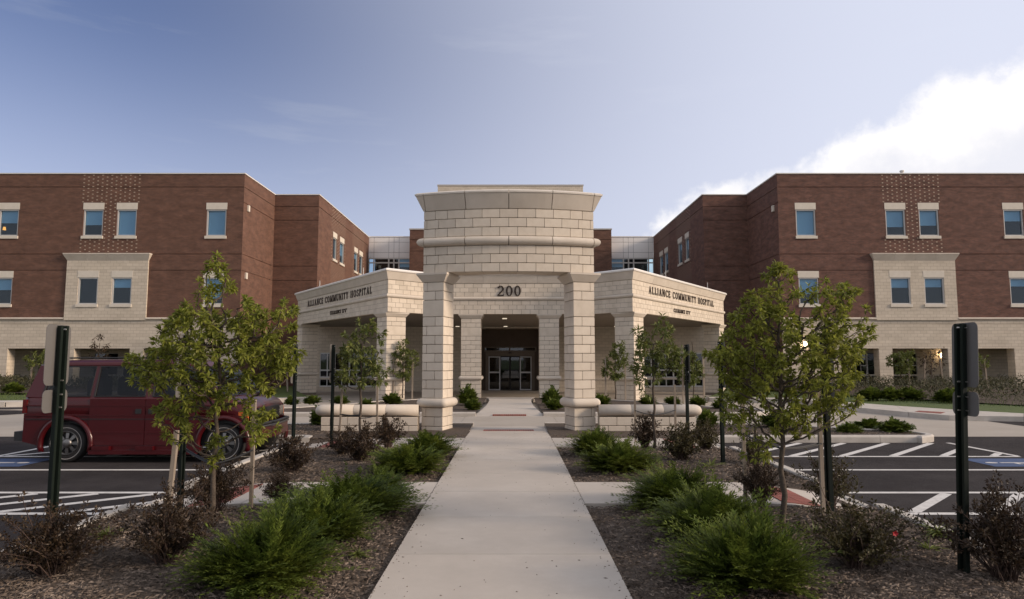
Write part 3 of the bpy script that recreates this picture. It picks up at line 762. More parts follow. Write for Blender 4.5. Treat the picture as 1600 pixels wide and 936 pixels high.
    mb.add([(x0, YF - .1, z_sh0 - .02), (x0, YF + .05, z_sh0 - .02), (x0, YF + .05, z_bc), (x0, YF - .1, z_bc)], [(3, 2, 1, 0)]); mb.add([(x1, YF - .1, z_sh0 - .02), (x1, YF + .05, z_sh0 - .02), (x1, YF + .05, z_bc), (x1, YF - .1, z_bc)], [(0, 1, 2, 3)])
    mb.build('stone_bay', M_FARSTONE, hosp)
    for k in range(4):      # flared cap stones of the bay
        mb = MB(); a, b = x0 + (x1 - x0) * k / 4 + .006, x0 + (x1 - x0) * (k + 1) / 4 - .006
        fl, fr = (.18 if k == 0 else 0), (.18 if k == 3 else 0)
        mb.hexa([(a, YF - .105, z_bc), (b, YF - .105, z_bc), (b, YF + .06, z_bc), (a, YF + .06, z_bc), (a - fl, YF - .30, z_g3 - .02), (b + fr, YF - .30, z_g3 - .02), (b + fr, YF + .06, z_g3 - .02), (a - fl, YF + .06, z_g3 - .02)])
        mb.box(a - fl, b + fr, YF - .31, YF + .06, z_g3 - .018, z_g3 + .05); mb.build('cap_stone', M_STONE_S, hosp)
    # pale header bricks in a diaper pattern
    mb = MB(); pw0, pw1 = rect(133, 218, 300)
    cxm = (up_c[1] + up_c[2]) / 2; pw0, pw1 = cxm - 1.78, cxm + 1.78
    nx = 7; st = (pw1 - pw0) / (nx - 1) / 2
    r = random.Random(4)
    z = z_top - .1; row = 0
    while z > z_g3 + .1:
        for i in range(2 * nx - 1):
            if (i + row) % 2: continue
            u = pw0 + i * st * 1.0
            if z_sb - .08 < z < z_lin + .05 and any(abs(u - c) < ww / 2 + .13 for c in up_c): continue
            x = org[0] + u; mb.box(x - .05, x + .05, YF - .011, YF + .02, z - .029, z + .029)
        z -= .124; row += 1
    mb.build('header_bricks', M_ACCENT, hosp, kind='stuff')
    mb = MB()
    for y0 in (51.0, 57.9):
        z = z_top - .1; row = 0
        while z > z_g3 - 1:
            for i in range(15):
                if (i + row) % 2: continue
                y = y0 + i * .29
                if z_sb - .1 < z < z_wt + .5 and any(a - .15 < y < b + .15 for a, b in ((51.4, 52.5), (53.5, 54.8), (58.4, 59.7), (60.4, 61.7))): continue
                if s < 0: mb.box(-XS - .02, -XS + .014, y - .05, y + .05, z - .029, z + .029)
                else: mb.box(XS - .011, XS + .02, y - .05, y + .05, z - .029, z + .029)
            z -= .1355; row += 1
    mb.build('header_bricks', M_ACCENT, hosp, kind='stuff')
    # stone base storey with arcade openings
    ops = [rect(11, 75, 560), rect(115, 202, 560), rect(223, 283, 560)]
    ops.append((ops[0][0] + s * 4.4, ops[0][1] + s * 4.4))
    mb = MB(); facade(mb, org, (1, 0), W, ZG, z_sh0 + .01, [(a, b, ZG - .1, z_open, .65) for a, b in ops] + [(0, W, z_line, z_line + .05, .025, True)])
    mb.build('stone_base_wall', M_FARSTONE, hosp)
    for a0, b0 in ((0, bay[0] - .003), (bay[1] + .003, W)):
        mb = MB(); xa, xb = org[0] + a0, org[0] + b0; zr = z_sh0; hgt = z_sh1 - z_sh0
        rows = [[(x, YF - .13 * cos(a), zr + hgt / 2 + hgt / 2 * sin(a)) for x in (xa, xb)] for a in [-pi / 2 + pi * k / 6 for k in range(7)]]
        mb.grid(rows); mb.build('stone_shelf', M_STONE_S, hosp, smooth=True)
    # arcade back wall, soffit and floor, with dark windows
    yb = YF + 3.2; mb = MB()
    wins = []
    for k in (1, 2):
        a, b = ops[k]; c = (a + b) / 2
        wins.append((c - .1 - (0 if s < 0 else 1.6), c + 1.6 - (0 if s < 0 else .1 - .2), ZG + .45, z_open - .25, .2))
        wins.append((a - .7, a + .9, ZG + .45, z_open - .25, .2))
    facade(mb, (org[0], yb), (1, 0), W, ZG, z_open + .4, wins); mb.build('arcade_wall', M_FARSTONE, hosp)
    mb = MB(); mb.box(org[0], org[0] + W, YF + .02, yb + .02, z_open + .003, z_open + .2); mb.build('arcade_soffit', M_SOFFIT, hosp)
    for (a, b, c, d, _) in wins:
        f = MB(); n = 2
        for k in range(n + 1):
            x = org[0] + a + (b - a) * k / n; f.box(x - .03, x + .03, yb + .03, yb + .1, c, d)
        for z in (c + .03, c + (d - c) * .33, c + (d - c) * .62, d - .03): f.box(org[0] + a, org[0] + b, yb + .032, yb + .098, z - .025, z + .025)
        fo = f.build('window', M_ALU, hosp); g = MB(); g.box(org[0] + a, org[0] + b, yb + .06, yb + .065, c, d); g.build('pane', M_GLASSD, fo)
    # base moulding of the arcade wall
    mb = MB(); mb.box(org[0], org[0] + W, yb - .06, yb - .002, ZG + 1.12, ZG + 1.24); mb.build('base_moulding', M_STONE_S, hosp)
    # dark rooms behind the glass
    mb = MB(); x0, x1 = org[0], org[0] + W
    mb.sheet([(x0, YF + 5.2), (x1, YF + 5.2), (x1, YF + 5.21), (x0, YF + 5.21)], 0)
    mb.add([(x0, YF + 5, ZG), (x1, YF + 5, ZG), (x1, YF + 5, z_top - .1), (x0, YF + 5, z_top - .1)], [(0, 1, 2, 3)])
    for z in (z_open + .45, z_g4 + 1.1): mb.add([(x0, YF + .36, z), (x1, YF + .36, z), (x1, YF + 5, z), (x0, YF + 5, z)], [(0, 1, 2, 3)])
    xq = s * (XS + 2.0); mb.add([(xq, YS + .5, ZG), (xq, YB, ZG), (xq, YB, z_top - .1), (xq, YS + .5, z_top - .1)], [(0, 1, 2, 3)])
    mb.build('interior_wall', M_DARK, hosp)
    # wall boxes on the return, wall lamps
    for py in (326, 431):
        y = 42.6; z = Zp(py, y); mb = MB(); x = s * XF
        mb.box(min(x, x - s * .1), max(x, x - s * .1), y - .12, y + .12, z - .2, z + .2); mb.build('wall_box', M_PRECAST, hosp)
    for px, py, yy in (((338, 537, YF), (377, 537, YS)) if s < 0 else ((1257, 538, YF), (1470, 555, yb))):
        x, z = Xp(px, py, yy), Zp(py, yy)
        mb = MB(); mb.box(x - .08, x + .08, yy - .06, yy - .002, z - .22, z + .2); l = mb.build('wall_lamp', M_PRECAST, hosp)
        mb = MB(); ring_solid(mb, .05, .05, [(.03, z - .1), (.07, z - .04), (.07, z + .1), (.03, z + .14)], x, yy - .16); mb.build('lamp_glass', M_LAMP, l, smooth=True)
    if s < 0:
        x = Xp(7, 355, YF + .8); z = Zp(357, YF + .8); mb = MB()
        ring_solid(mb, .02, .02, [(.08, z - .1), (.05, z + .1)], x, YF + .8); mb.build('table_lamp', emit_mat('orange_lamp_shade', (1, .36, .06), .8), hosp, smooth=True)
    else:
        x = Xp(1409, 264, YF + .4); mb = MB(); ring_solid(mb, .1, .1, [(.04, ZT), (.04, ZT + .22), (.07, ZT + .22), (.07, ZT + .3)], x, YF + .4); mb.build('roof_vent', M_ALU, hosp)
wing(-1); wing(1)

def hospital_centre():
    # white panelled wall with ribbon glazing either side of the brick stair block
    for s in (-1, 1):
        xa, xb = (XS, 9.3)
        rowsz = [Zp(370.5, YB), Zp(378.5, YB), Zp(394.5, YB), Zp(403, YB)]
        xc = [13.9, 13.4, 11.95, 11.45, 10.95, 9.3]
        back = MB(); back.box(min(s * xa, s * xb), max(s * xa, s * xb), YB + .03, YB + .2, rowsz[-1], rowsz[0] - .01); back.build('panel_backing', M_DARK, hosp)
        for z1, z0 in zip(rowsz, rowsz[1:]):
            for a, b in zip(xc, xc[1:]):
                mb = MB(); mb.box(min(s * a, s * b) + .012, max(s * a, s * b) - .012, YB, YB + .04, z0 + .012, z1 - .012); mb.build('wall_panel', M_WHITEPANEL, hosp)
        mb = MB(); mb.box(min(s * xa, s * xb), max(s * xa, s * xb), YB - .05, YB + .3, rowsz[0], rowsz[0] + .08); mb.build('roof_coping', M_COPING, hosp)
        f = MB(); zb = 5.0
        for a in xc: f.box(s * a - .06, s * a + .06, YB + .02, YB + .14, zb, rowsz[-1])
        for z in (rowsz[-1] - .05, Zp(410.5, YB), Zp(417.5, YB) if False else Zp(428, YB), zb): f.box(min(s * xa, s * xb), max(s * xa, s * xb), YB + .022, YB + .138, z - .06, z + .06)
        fo = f.build('window', M_ALU, hosp)
        g = MB(); g.box(min(s * xa, s * xb), max(s * xa, s * xb), YB + .08, YB + .09, zb, rowsz[-1]); g.build('pane', M_GLASS, fo)
        b = MB(); b.box(min(s * 9.35, s * 10.9), max(s * 9.35, s * 10.9), YB + .2, YB + .21, Zp(417, YB), rowsz[-1] - .1); b.build('blind', M_BLIND, fo)
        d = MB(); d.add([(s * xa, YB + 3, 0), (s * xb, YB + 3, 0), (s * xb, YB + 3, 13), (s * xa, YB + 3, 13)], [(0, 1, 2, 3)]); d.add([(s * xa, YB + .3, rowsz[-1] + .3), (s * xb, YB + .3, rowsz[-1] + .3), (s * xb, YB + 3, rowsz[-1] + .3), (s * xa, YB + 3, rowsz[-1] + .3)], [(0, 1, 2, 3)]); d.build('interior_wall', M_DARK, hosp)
    zb = Zp(359, YC); xb0, xb1 = Xp(640, 380, YC), Xp(955.5, 380, YC)
    mb = MB(); facade(mb, (xb0, YC), (1, 0), xb1 - xb0, 4, zb, [(0, xb1 - xb0, z, z + .07, .04, True) for z in (Zp(375, YC), Zp(393, YC))])
    for x in (xb0, xb1): mb.add([(x, YC, 4), (x, YC + 5, 4), (x, YC + 5, zb), (x, YC, zb)], [(0, 1, 2, 3)])
    mb.build('brick_wall', M_BRICK, hosp)
    mb = MB(); mb.box(xb0 - .05, xb1 + .05, YC - .06, YC + 5, zb, zb + .12); mb.build('roof_coping', mat('grey_coping', (.46, .43, .40)), hosp)
    yp = 66.0; zp = Zp(290.5, yp); x0, x1 = Xp(684, 295, yp), Xp(911, 295, yp)
    mb = MB(); mb.box(x0, x1, yp, yp + 7, zb - 2, zp); mb.build('penthouse_wall', M_FARSTONE, hosp)
    mb = MB(); mb.box(x0 - .05, x1 + .05, yp - .06, yp + 7, zp, zp + .13); mb.build('roof_coping', mat('grey_coping', (.46, .43, .40)), hosp)
    # entrance front under the canopy
    ye = 44.5; zt = 4.6
    xw = [(Xp(500, 560, ye), Xp(592, 560, ye)), (Xp(1006, 560, ye), Xp(1098, 560, ye))]
    zw0, zw1 = Zp(604.5, ye), Zp(551, ye)
    xd0, xd1 = Xp(751, 560, ye) - .3, Xp(846, 560, ye) + .3
    mb = MB(); o = -XS
    facade(mb, (o, ye), (1, 0), 2 * XS, ZG, zt, [(a - o, b - o, zw0, zw1, .2) for a, b in xw] + [(xd0 - o, xd1 - o, ZG - .1, 3.72, 2.0)])
    mb.build('entrance_wall', M_FARSTONE, hosp)
    for a, b in ((o, xd0), (xd1, XS)):
        mb = MB(); mb.box(a, b, ye - .07, ye - .002, Zp(593, ye), Zp(590, ye)); mb.build('base_moulding', M_STONE_S, hosp)
    for a, b in xw:
        f = MB(); n = 8
        for k in range(n + 1):
            x = a + (b - a) * k / n
            if k in (2, 6) or True: f.box(x - (.045 if k % 2 == 0 else .03), x + (.045 if k % 2 == 0 else .03), ye + .03, ye + .12, zw0, zw1)
        for z in (zw0 + .04, Zp(589.5, ye), Zp(578.5, ye), zw1 - .04): f.box(a, b, ye + .033, ye + .117, z - .045, z + .045)
        fo = f.build('window', mat('light_window_frame', (.60, .60, .60), rough=.4), hosp)
        for k in range(n):
            g = MB(); g.box(a + (b - a) * k / n + .03, a + (b - a) * (k + 1) / n - .03, ye + .06, ye + .066, zw0, zw1); g.build('pane', M_GLASSD, fo)
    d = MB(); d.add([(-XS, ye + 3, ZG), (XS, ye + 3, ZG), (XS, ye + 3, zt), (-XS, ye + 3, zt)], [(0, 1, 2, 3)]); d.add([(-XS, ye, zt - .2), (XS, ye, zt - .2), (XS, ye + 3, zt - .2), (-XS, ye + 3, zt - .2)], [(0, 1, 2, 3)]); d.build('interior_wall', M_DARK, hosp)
    # recessed sliding door
    yd = 46.3; zf = Zp(611, yd)
    X = lambda px: Xp(px, 575, yd); Zd = lambda py: Zp(py, yd)
    mb = MB(); xa, xb = xd0 - .02, xd1 + .02
    facade(mb, (xa, yd - .35), (1, 0), xb - xa, ZG, 3.75, [(X(758) - xa, X(836) - xa, Zd(548), Zd(543.3), .3), (X(763.5) - xa, X(830.5) - xa, zf, Zd(556.5), .36)]); mb.build('door_wall', M_BROWN, hosp)
    fr = MB()   # pale surround
    cas = mat('tan_door_casing', (.15, .12, .094), (.18, .145, .115), .6, 3)
    for a, b, c, d in ((757, 837.5, 542, 543.5), (757, 837.5, 547.8, 550)): fr.box(X(a), X(b), yd - .42, yd - .352, Zd(d), Zd(c))
    for a, b in ((756.6, 758), (795.5, 797.5), (836, 837.7)): fr.box(X(a), X(b), yd - .422, yd - .352, Zd(548.5), Zd(542.8))
    fr.box(X(759), X(835), yd - .43, yd - .352, Zd(556.2), Zd(550.3))
    fr.box(X(759), X(763.4), yd - .43, yd - .352, zf, Zd(556.3)); fr.box(X(830.6), X(835), yd - .43, yd - .352, zf, Zd(556.3))
    door = fr.build('entrance_door', cas, hosp)
    for a, b in ((763.6, 781.8), (812.2, 830.4)):
        s = MB(); t = .07; x0, x1 = X(a), X(b); y0, y1 = yd - .3, yd - .22; z0, z1 = zf + .01, Zd(557)
        s.box(x0, x0 + t, y0, y1, z0, z1); s.box(x1 - t, x1, y0, y1, z0, z1); zm = Zd(581.7)
        for za, zb_ in ((z0, z0 + .14), (zm - .05, zm + .05), (z1 - t, z1)): s.box(x0 + t, x1 - t, y0, y1, za, zb_)
        s.build('sidelight', mat('pale_door_frame', (.66, .66, .68), rough=.4), door)
        g = MB(); g.box(x0 + t, x1 - t, yd - .262, yd - .256, z0 + .14, z1 - t); g.build('pane', M_GLASSD, door)
    for a, b in ((782, 796.7), (797.3, 812)):
        s = MB(); t = .05; x0, x1 = X(a), X(b); y0, y1 = yd - .16, yd - .1; z0, z1 = zf + .01, Zd(557)
        drk = mat('dark_bronze_frame', (.02, .018, .017), rough=.4, metal=.4)
        s.box(x0, x0 + t, y0, y1, z0, z1); s.box(x1 - t, x1, y0, y1, z0, z1)
        for za, zb_ in ((z0, z0 + .12), (z1 - t, z1)): s.box(x0 + t, x1 - t, y0, y1, za, zb_)
        s.build('sliding_leaf', drk, door)
        g = MB(); g.box(x0 + t, x1 - t, yd - .132, yd - .126, z0 + .12, z1 - t); g.build('pane', M_GLASSD, door)
    g = MB(); g.box(X(758), X(836), yd - .2, yd - .19, Zd(548), Zd(543.3)); g.build('transom_pane', M_GLASSD, door)
    sn = MB(); ring_solid(sn, .16, .06, [(.02, Zd(552.3)), (.03, Zd(551.5)), (.02, Zd(550.6))], X(797), yd - .46); sn.build('door_sensor', M_STRAP, door)
    mb = MB(); mb.add([(xa, yd + 2.2, ZG), (xb, yd + 2.2, ZG), (xb, yd + 2.2, 3.7), (xa, yd + 2.2, 3.7)], [(0, 1, 2, 3)]); mb.build('interior_wall', M_DARK, hosp)
    mb = MB(); mb.box(xd0, xd1, ye - 1.5, yd - .36, ZG, zf - .0); mb.build('door_mat_floor', mat('dark_entrance_floor', (.07, .05, .042)), hosp)
hospital_centre()

# ================================================================== ENTRANCE CANOPY
YCN = 30.7
zc = lambda py: Zp(py, YCN)
C_TOP, C_CB = zc(428.6), zc(443)
C_ROLL = (zc(469.5), zc(463.4)); C_BOT = zc(490.8)
canopy = thing('entrance_canopy', 'cream stone drive-through canopy with bronze number 200 and hospital name on its frieze', 'canopy', (0, 35, -.3))
CP = [(-13.2, 43.9), (-12.83, 40.0), (-5.37, 29.1), (-3.75, 30.7), (3.75, 30.7), (5.37, 29.1), (12.83, 40.0), (13.2, 43.9)]
CM = mitres(CP)
def build_canopy():
    lift = lambda p, m, o: (p[0] + m.x * o, p[1] + m.y * o)
    # structural core behind the facing blocks
    core = MB(); sweep(core, CP, CM, [(-.012, C_BOT + .01), (-.012, C_TOP - .05), (-.5, C_TOP - .05), (-.5, C_BOT + .01)]); core.build('frieze_core', M_MORTAR, canopy, fix=True)
    rows = []
    for a, b, n in ((C_ROLL[1], C_CB, 3), (C_BOT, C_ROLL[0], 3)):
        for k in range(n): rows.append((a + (b - a) * k / n, a + (b - a) * (k + 1) / n))
    far = MB()
    for e in range(1, 6):
        p, q = Vector(CP[e]), Vector(CP[e + 1]); d = (q - p); L = d.length; d.normalize(); n = Vector((d.y, -d.x))
        mi, mj = CM[e], CM[e + 1]
        for r, (z0, z1) in enumerate(rows):
            off = .203 if r % 2 else 0
            cuts = [0]; x = .406 - off
            while x < L - .06: cuts.append(x); x += .406
            cuts.append(L)
            for a, b in zip(cuts, cuts[1:]):
                ia = -.28
                A = p + d * (a + (.007 if a > 0 else 0)); B = p + d * (b - (.007 if b < L else 0))
                Ai = p + mi * ia if a == 0 else A + n * ia; Bi = q + mj * ia if b == L else B + n * ia
                t = MB() if e in (2, 3, 4) else far
                t.hexa([(A.x, A.y, z0 + .006), (B.x, B.y, z0 + .004), (Bi.x, Bi.y, z0 + .006), (Ai.x, Ai.y, z0 + .006), (A.x, A.y, z1 - .006), (B.x, B.y, z1 - .006), (Bi.x, Bi.y, z1 - .006), (Ai.x, Ai.y, z1 - .006)])
                if t is not far: t.build('block', M_STONE, canopy)
    far.build('wing_blocks', mat('wing_cast_stone', (.545, .475, .385), (.65, .575, .48), .85, 2.5, 8, .3, 90, .3, island=.06, c3=(.60, .525, .43)), canopy, kind='stuff')
    # cornice, coping and roll, cut into stones along each edge
    def stones(name, prof, m, step, smooth=False):
        for e in range(0, 7):
            p, q = Vector(CP[e]), Vector(CP[e + 1]); L = (q - p).length; n = max(1, round(L / step))
            for k in range(n):
                a, b = k / n, (k + 1) / n
                P = [p.lerp(q, a + (.004 / L if k else 0)), p.lerp(q, b - (.004 / L if k < n - 1 else 0))]
                nn = Vector(((q - p).normalized().y, -(q - p).normalized().x))
                Mi = [CM[e] if k == 0 else nn, CM[e + 1] if k == n - 1 else nn]
                mb = MB(); sweep(mb, P, Mi, prof); mb.build(name, m, canopy, fix=True, smooth=False)
    stones('cornice_stone', [(-.3, C_CB + .004), (.0, C_CB + .004), (.03, C_CB + .02), (.16, zc(430.8)), (-.3, zc(430.8))], M_STONE_S, 2.3)
    zt0, zt1 = zc(430.8) + .003, C_TOP + .05
    stones('coping', [(-.4, zt0), (.2, zt0), (.215, (zt0 + zt1) / 2), (.16, zt1), (-.4, zt1 + .02)], M_COPING, 5)
    stones('roll_stone', [(-.2, C_ROLL[0] + .004)] + halfround(.085, C_ROLL[0] + .004, C_ROLL[1] - .004) + [(-.2, C_ROLL[1] - .004)], M_STONE_S, 2.3)
    # roof deck and soffit
    poly = [lift(p, m, -.5) for p, m in zip(CP, CM)]
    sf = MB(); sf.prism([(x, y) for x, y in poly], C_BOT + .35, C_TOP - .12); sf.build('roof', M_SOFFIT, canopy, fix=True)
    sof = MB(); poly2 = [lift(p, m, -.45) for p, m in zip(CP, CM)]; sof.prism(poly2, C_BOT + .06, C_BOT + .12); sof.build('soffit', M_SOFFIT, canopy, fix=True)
    for px, py in ((788.5, 497.5), (790.5, 513), (720, 513), (1045, 523), (640, 520), (950, 514)):
        a, b = _r(py); t = (C_BOT + .05 - CZ) / b; x, y = CAMX + (px - CX) / FPX * t, a * t
        y = min(y, 43)
        mb = MB(); ring_solid(mb, .14, .14, [(.05, C_BOT + .02), (.05, C_BOT + .058)], x, y); mb.build('soffit_lamp', M_CAN, canopy)
    # columns
    zcol = lambda py: Zp(py, 30.8)
    courses = [zcol(v) for v in (497.8, 504.7, 511.4, 525.3)] + [zcol(525.3 + 6.87 * i) for i in range(1, 10)]
    zr1, zr0 = zcol(587.3), zcol(594)
    lower = [zr0 - (zcol(525.3) - zcol(532.17)) * i for i in range(0, 6)]
    def column(x, y, w, rot):
        c = MB(); ring_sharp(c, w - .024, w - .024, [(0, -.75), (0, C_BOT + .02)], x, y, rot); col = c.build('column', M_MORTAR, canopy)
        k = 0
        seq = list(zip(courses, courses[1:])) + list(zip(lower, lower[1:]))
        for z1, z0 in seq:
            tall = (z1 - z0) > .3
            k += 1; h = z1 - z0 - .011
            sp = [.5] if tall and False else ([.0] if k % 2 else [.22])
            xs = [0, .5, 1] if k % 2 else [0, .25, .75, 1]
            if tall: xs = [0, 1]
            ys = [0, .5, 1] if not tall else [0, 1]
            for a, b in zip(xs, xs[1:]):
                for cc, dd in zip(ys, ys[1:]):
                    bw, bd = (b - a) * w - .011, (dd - cc) * w - .011
                    lx, ly = ((a + b) / 2 - .5) * w, ((cc + dd) / 2 - .5) * w
                    px_, py_ = x + lx * cos(rot) - ly * sin(rot), y + lx * sin(rot) + ly * cos(rot)
                    link('block', block_mesh(bw, bd, h, M_STONE), col, (px_, py_, (z0 + z1) / 2), rot)
        cp = MB(); ring_sharp(cp, w, w, [(.0, courses[0] + .003), (.02, courses[0] + .02), (.10, zcol(493.2)), (.115, zcol(493)), (.115, C_BOT - .004)], x, y, rot); cp.build('capital', M_STONE_S, col)
        rl = MB(); ring_solid(rl, w, w, halfround(.105, zr0 + .004, zr1 - .004, 8), x, y, rot, 4); rl.build('base_roll', M_STONE_S, col, smooth=True)
    cx1 = Xp(735.5, 560, 30.75); cx2 = Xp(858.5, 560, 30.75)
    column(cx1, 31.25, .92, 0); column(cx2, 31.25, .92, 0)
    for s in (-1, 1):
        column(s * 5.36, 29.98, .95, s * radians(-38)); column(s * 12.25, 40.15, .95, s * radians(-34))
    # numerals and lettering
    zb = zc(463); zn = Zp(462.6, YCN - .05)
    x = Xp(776.3, 455, YCN); h = Zp(446.6, YCN) - zn
    for ch, px in (('2', 776.3), ('0', 789.6), ('0', 802.6)):
        mb, w = text_mb(ch, h, (12.4 if ch == '2' else 12.4) / FPX * YCN, T=.16, t=.075, dep=.04)
        link('numeral', mb.mesh('numeral', M_LETTER), canopy, (Xp(px, 455, YCN), YCN - .004, zn))
    def letters(txt, h, total, o, d, ang, z, T, t, gap):
        W = sum(glyph(c, T, t)[0] + gap for c in txt) - gap; k = total / W; x = 0
        for c in txt:
            gw, P = glyph(c, T, t)
            if P:
                mb = MB()
                for i, poly in enumerate(P):
                    e = .022 + (i % 9) * .0004; pts = [(a * k, b * h) for a, b in poly]; m = len(pts)
                    mb.add([(a, -e, b) for a, b in pts] + [(a, .0, b) for a, b in pts], [tuple(range(m))] + [(j, (j + 1) % m, m + (j + 1) % m, m + j) for j in range(m)])
                link('letter', mb.mesh('letter', M_LETTER), canopy, (o.x + d.x * x, o.y + d.y * x, z), ang)
            x += (gw + gap) * k
    for s in (-1, 1):
        p, q = (Vector(CP[1]), Vector(CP[2])) if s < 0 else (Vector(CP[5]), Vector(CP[6]))
        d = q - p; L = d.length; d.normalize(); n = Vector((d.y, -d.x)); ang = math.atan2(d.y, d.x)
        t0, t1 = (1 - .855, 1 - .1355) if s < 0 else (.1355, .855)
        zl = 4.66
        o = p + d * (L * t0) + n * .004; letters('ALLIANCE COMMUNITY HOSPITAL', .345, L * (t1 - t0), o, d, ang, zl, .16, .075, .16)
        def tpos(px):   # where a sight line through px meets the wing
            k = (px - 800) / FPX; return ((k * p.y) - (p.x - CAMX)) / (d.x - k * d.y)
        a, b = (tpos(515.5), tpos(541.5)) if s < 0 else (tpos(1053), tpos(1079))
        o = p + d * a + n * .004; letters("CLEARANCE 12'6\"", .19, b - a, o, d, ang, 3.985, .19, .12, .2)
        # slim lightning rods on the coping
        for t in (.3, .78):
            k = p.lerp(q, t); mb = MB(); mb.tube([(k.x, k.y, C_TOP), (k.x, k.y, C_TOP + .42)], .018, 5); mb.build('lightning_rod', M_ALU, canopy)
build_canopy()

# ================================================================== STONE PORTAL
R = 6.2; APEX = 15.49; YCEN = APEX + R; DEP = .64
portal = thing('stone_portal', 'free-standing curved stone gateway of two pillars and a deep lintel over the walk', 'gateway', (0, 15.9, 0))
def pol(th, r, z=None):
    x, y = r * sin(th), YCEN - r * cos(th); return (x, y) if z is None else (x, y, z)
TH = math.asin(2.05 / R)
def build_portal():
    za = lambda py: Zp(py, APEX)
    z_cap, z_c1, z_c0 = za(297.8), za(302), za(326)
    r_rows = [(za(340.1), za(326)), (za(354.4), za(340.1)), (za(368.3), za(354.4)), (za(396.5), za(382.8)), (za(410.6), za(396.5)), (za(424.3), za(410.6))]
    rz1, rz0 = za(368.3), za(382.8)
    z_l = za(424.3)
    A = [190, 280, 372, 500, 628, 757, 888, 1020, 1150, 1275, 1367, 1453]; B = [190, 215, 305, 432, 560, 690, 823, 953, 1084, 1212, 1338, 1428, 1453]
    def th_of(zx):
        x = (zx - 821.5) / 4.68 / FPX * 15.7; return math.asin(max(-1, min(1, x / R))) * (TH / math.asin(631.5 / 4.68 / FPX * 15.7 / R))
    # core
    def arcplan(t0, t1, n): return [pol(t0 + (t1 - t0) * i / n, R) for i in range(n + 1)]
    core = MB(); P = arcplan(-TH + .002, TH - .002, 16); sweep(core, P, mitres(P), [(-.03, z_l + .012), (-.03, z_c1), (-DEP + .03, z_c1), (-DEP + .03, z_l + .012)])
    lint = core.build('lintel', M_MORTAR, portal, fix=True)
    for i, (z0, z1) in enumerate(r_rows):
        cuts = B if i in (1, 4) else A
        for a, b in zip(cuts, cuts[1:]):
            t0, t1 = th_of(a), th_of(b); tm = (t0 + t1) / 2
            w = R * (t1 - t0) - .011; h = z1 - z0 - .011
            x, y = pol(tm, R - DEP / 2)
            link('block', block_mesh(w, DEP, h, M_STONE), lint, (x, y, (z0 + z1) / 2), tm)
    # cornice and roll stones: plan runs round the two ends
    def full_plan():
        n = 24; F = [pol(-TH + 2 * TH * i / n, R) for i in range(n + 1)]
        return [pol(-TH, R - DEP)] + F + [pol(TH, R - DEP)]
    F = full_plan(); Mf = mitres(F)
    def stones(name, prof, m):
        joints = [th_of(v) for v in (205, 509, 823, 1136, 1440)]
        edges = [-9] + joints + [9]
        for a, b in zip(edges, edges[1:]):
            P, Mi = [], []
            def put(t): p = pol(t, R); P.append(p); Mi.append(Vector((sin(t), -cos(t))))
            if a < -5: P.append(F[0]); Mi.append(Mf[0]); P.append(F[1]); Mi.append(Mf[1])
            else: put(a + .0013)
            lo, hi = max(a, -TH), min(b, TH)
            for i in range(1, 6): put(lo + (hi - lo) * i / 6)
            if b > 5: P.append(F[-2]); Mi.append(Mf[-2]); P.append(F[-1]); Mi.append(Mf[-1])
            else: put(b - .0013)
            mb = MB(); sweep(mb, P, Mi, prof); mb.build(name, m, portal, fix=True)
    stones('cornice_stone', [(-.3, z_c0 + .004), (.0, z_c0 + .004), (.012, z_c0 + .015), (.15, z_c1 - .01), (-.3, z_c1 - .01)], M_STONE_S)
    stones('coping_stone', [(-.3, z_c1 - .007), (.165, z_c1 - .007), (.17, z_c1 + .03), (.12, z_cap), (-.3, z_cap + .02)], mat('pale_coping_stone', (.60, .545, .475), (.68, .625, .55), .75, 3))
    stones('roll_stone', [(-.2, rz0 + .004)] + halfround(.125, rz0 + .004, rz1 - .004, 10) + [(-.2, rz1 - .004)], M_STONE_S)
    mb = MB(); P = arcplan(-TH, TH, 12); sweep(mb, P, mitres(P), [(-.28, z_c1 - .02), (-.28, z_cap + .015), (-DEP - .1, z_cap + .015), (-DEP - .1, z_c0), (-DEP, z_c0), (-DEP, z_c1 - .02)]); mb.build('coping_back', M_STONE_S, portal, fix=True)
    # pillars
    w = .54; YP = 15.75; zp = lambda py: Zp(py, YP)
    zoom = lambda v: 470 + v / 3.744
    up = [441, 455, 469] + [zoom(v) for v in (94, 149, 203, 256, 308, 360, 411, 464, 517, 571)]
    dn = [zoom(v) for v in (625, 680, 736, 791)]
    for s in (-1, 1):
        tc = s * (TH - w / 2 / R); x, y = pol(tc, R - DEP / 2); y0 = y
        c = MB(); ring_sharp(c, w - .06, DEP - .06, [(0, -.3), (0, z_l)], x, y, tc); pil = c.build('pillar', M_MORTAR, portal)
        seq = list(zip(up, up[1:])) + list(zip(dn, dn[1:]))
        for k, (a, b) in enumerate(seq):
            z1, z0 = zp(a), zp(b)
            if k == len(seq) - 1: z0 = -.08
            h = z1 - z0 - .011
            sx, sy = ((.60, .48) if k % 2 else (.2, .66))
            if s < 0: sx = 1 - sx if False else sx
            else: sx = 1 - sx
            xs = [0, sx, 1]; ys = [0, sy, 1]
            if k == 2: xs, ys = [0, .94, 1] if s < 0 else [0, .06, 1], [0, 1]; xs = [0, 1]
            for u0, u1 in zip(xs, xs[1:]):
                for v0, v1 in zip(ys, ys[1:]):
                    bw, bd = (u1 - u0) * w - .011, (v1 - v0) * DEP - .011
                    lx, ly = ((u0 + u1) / 2 - .5) * w, ((v0 + v1) / 2 - .5) * DEP
                    link('block', block_mesh(bw, bd, h, M_STONE), pil, (x + lx * cos(tc) - ly * sin(tc), y + lx * sin(tc) + ly * cos(tc), (z0 + z1) / 2), tc)
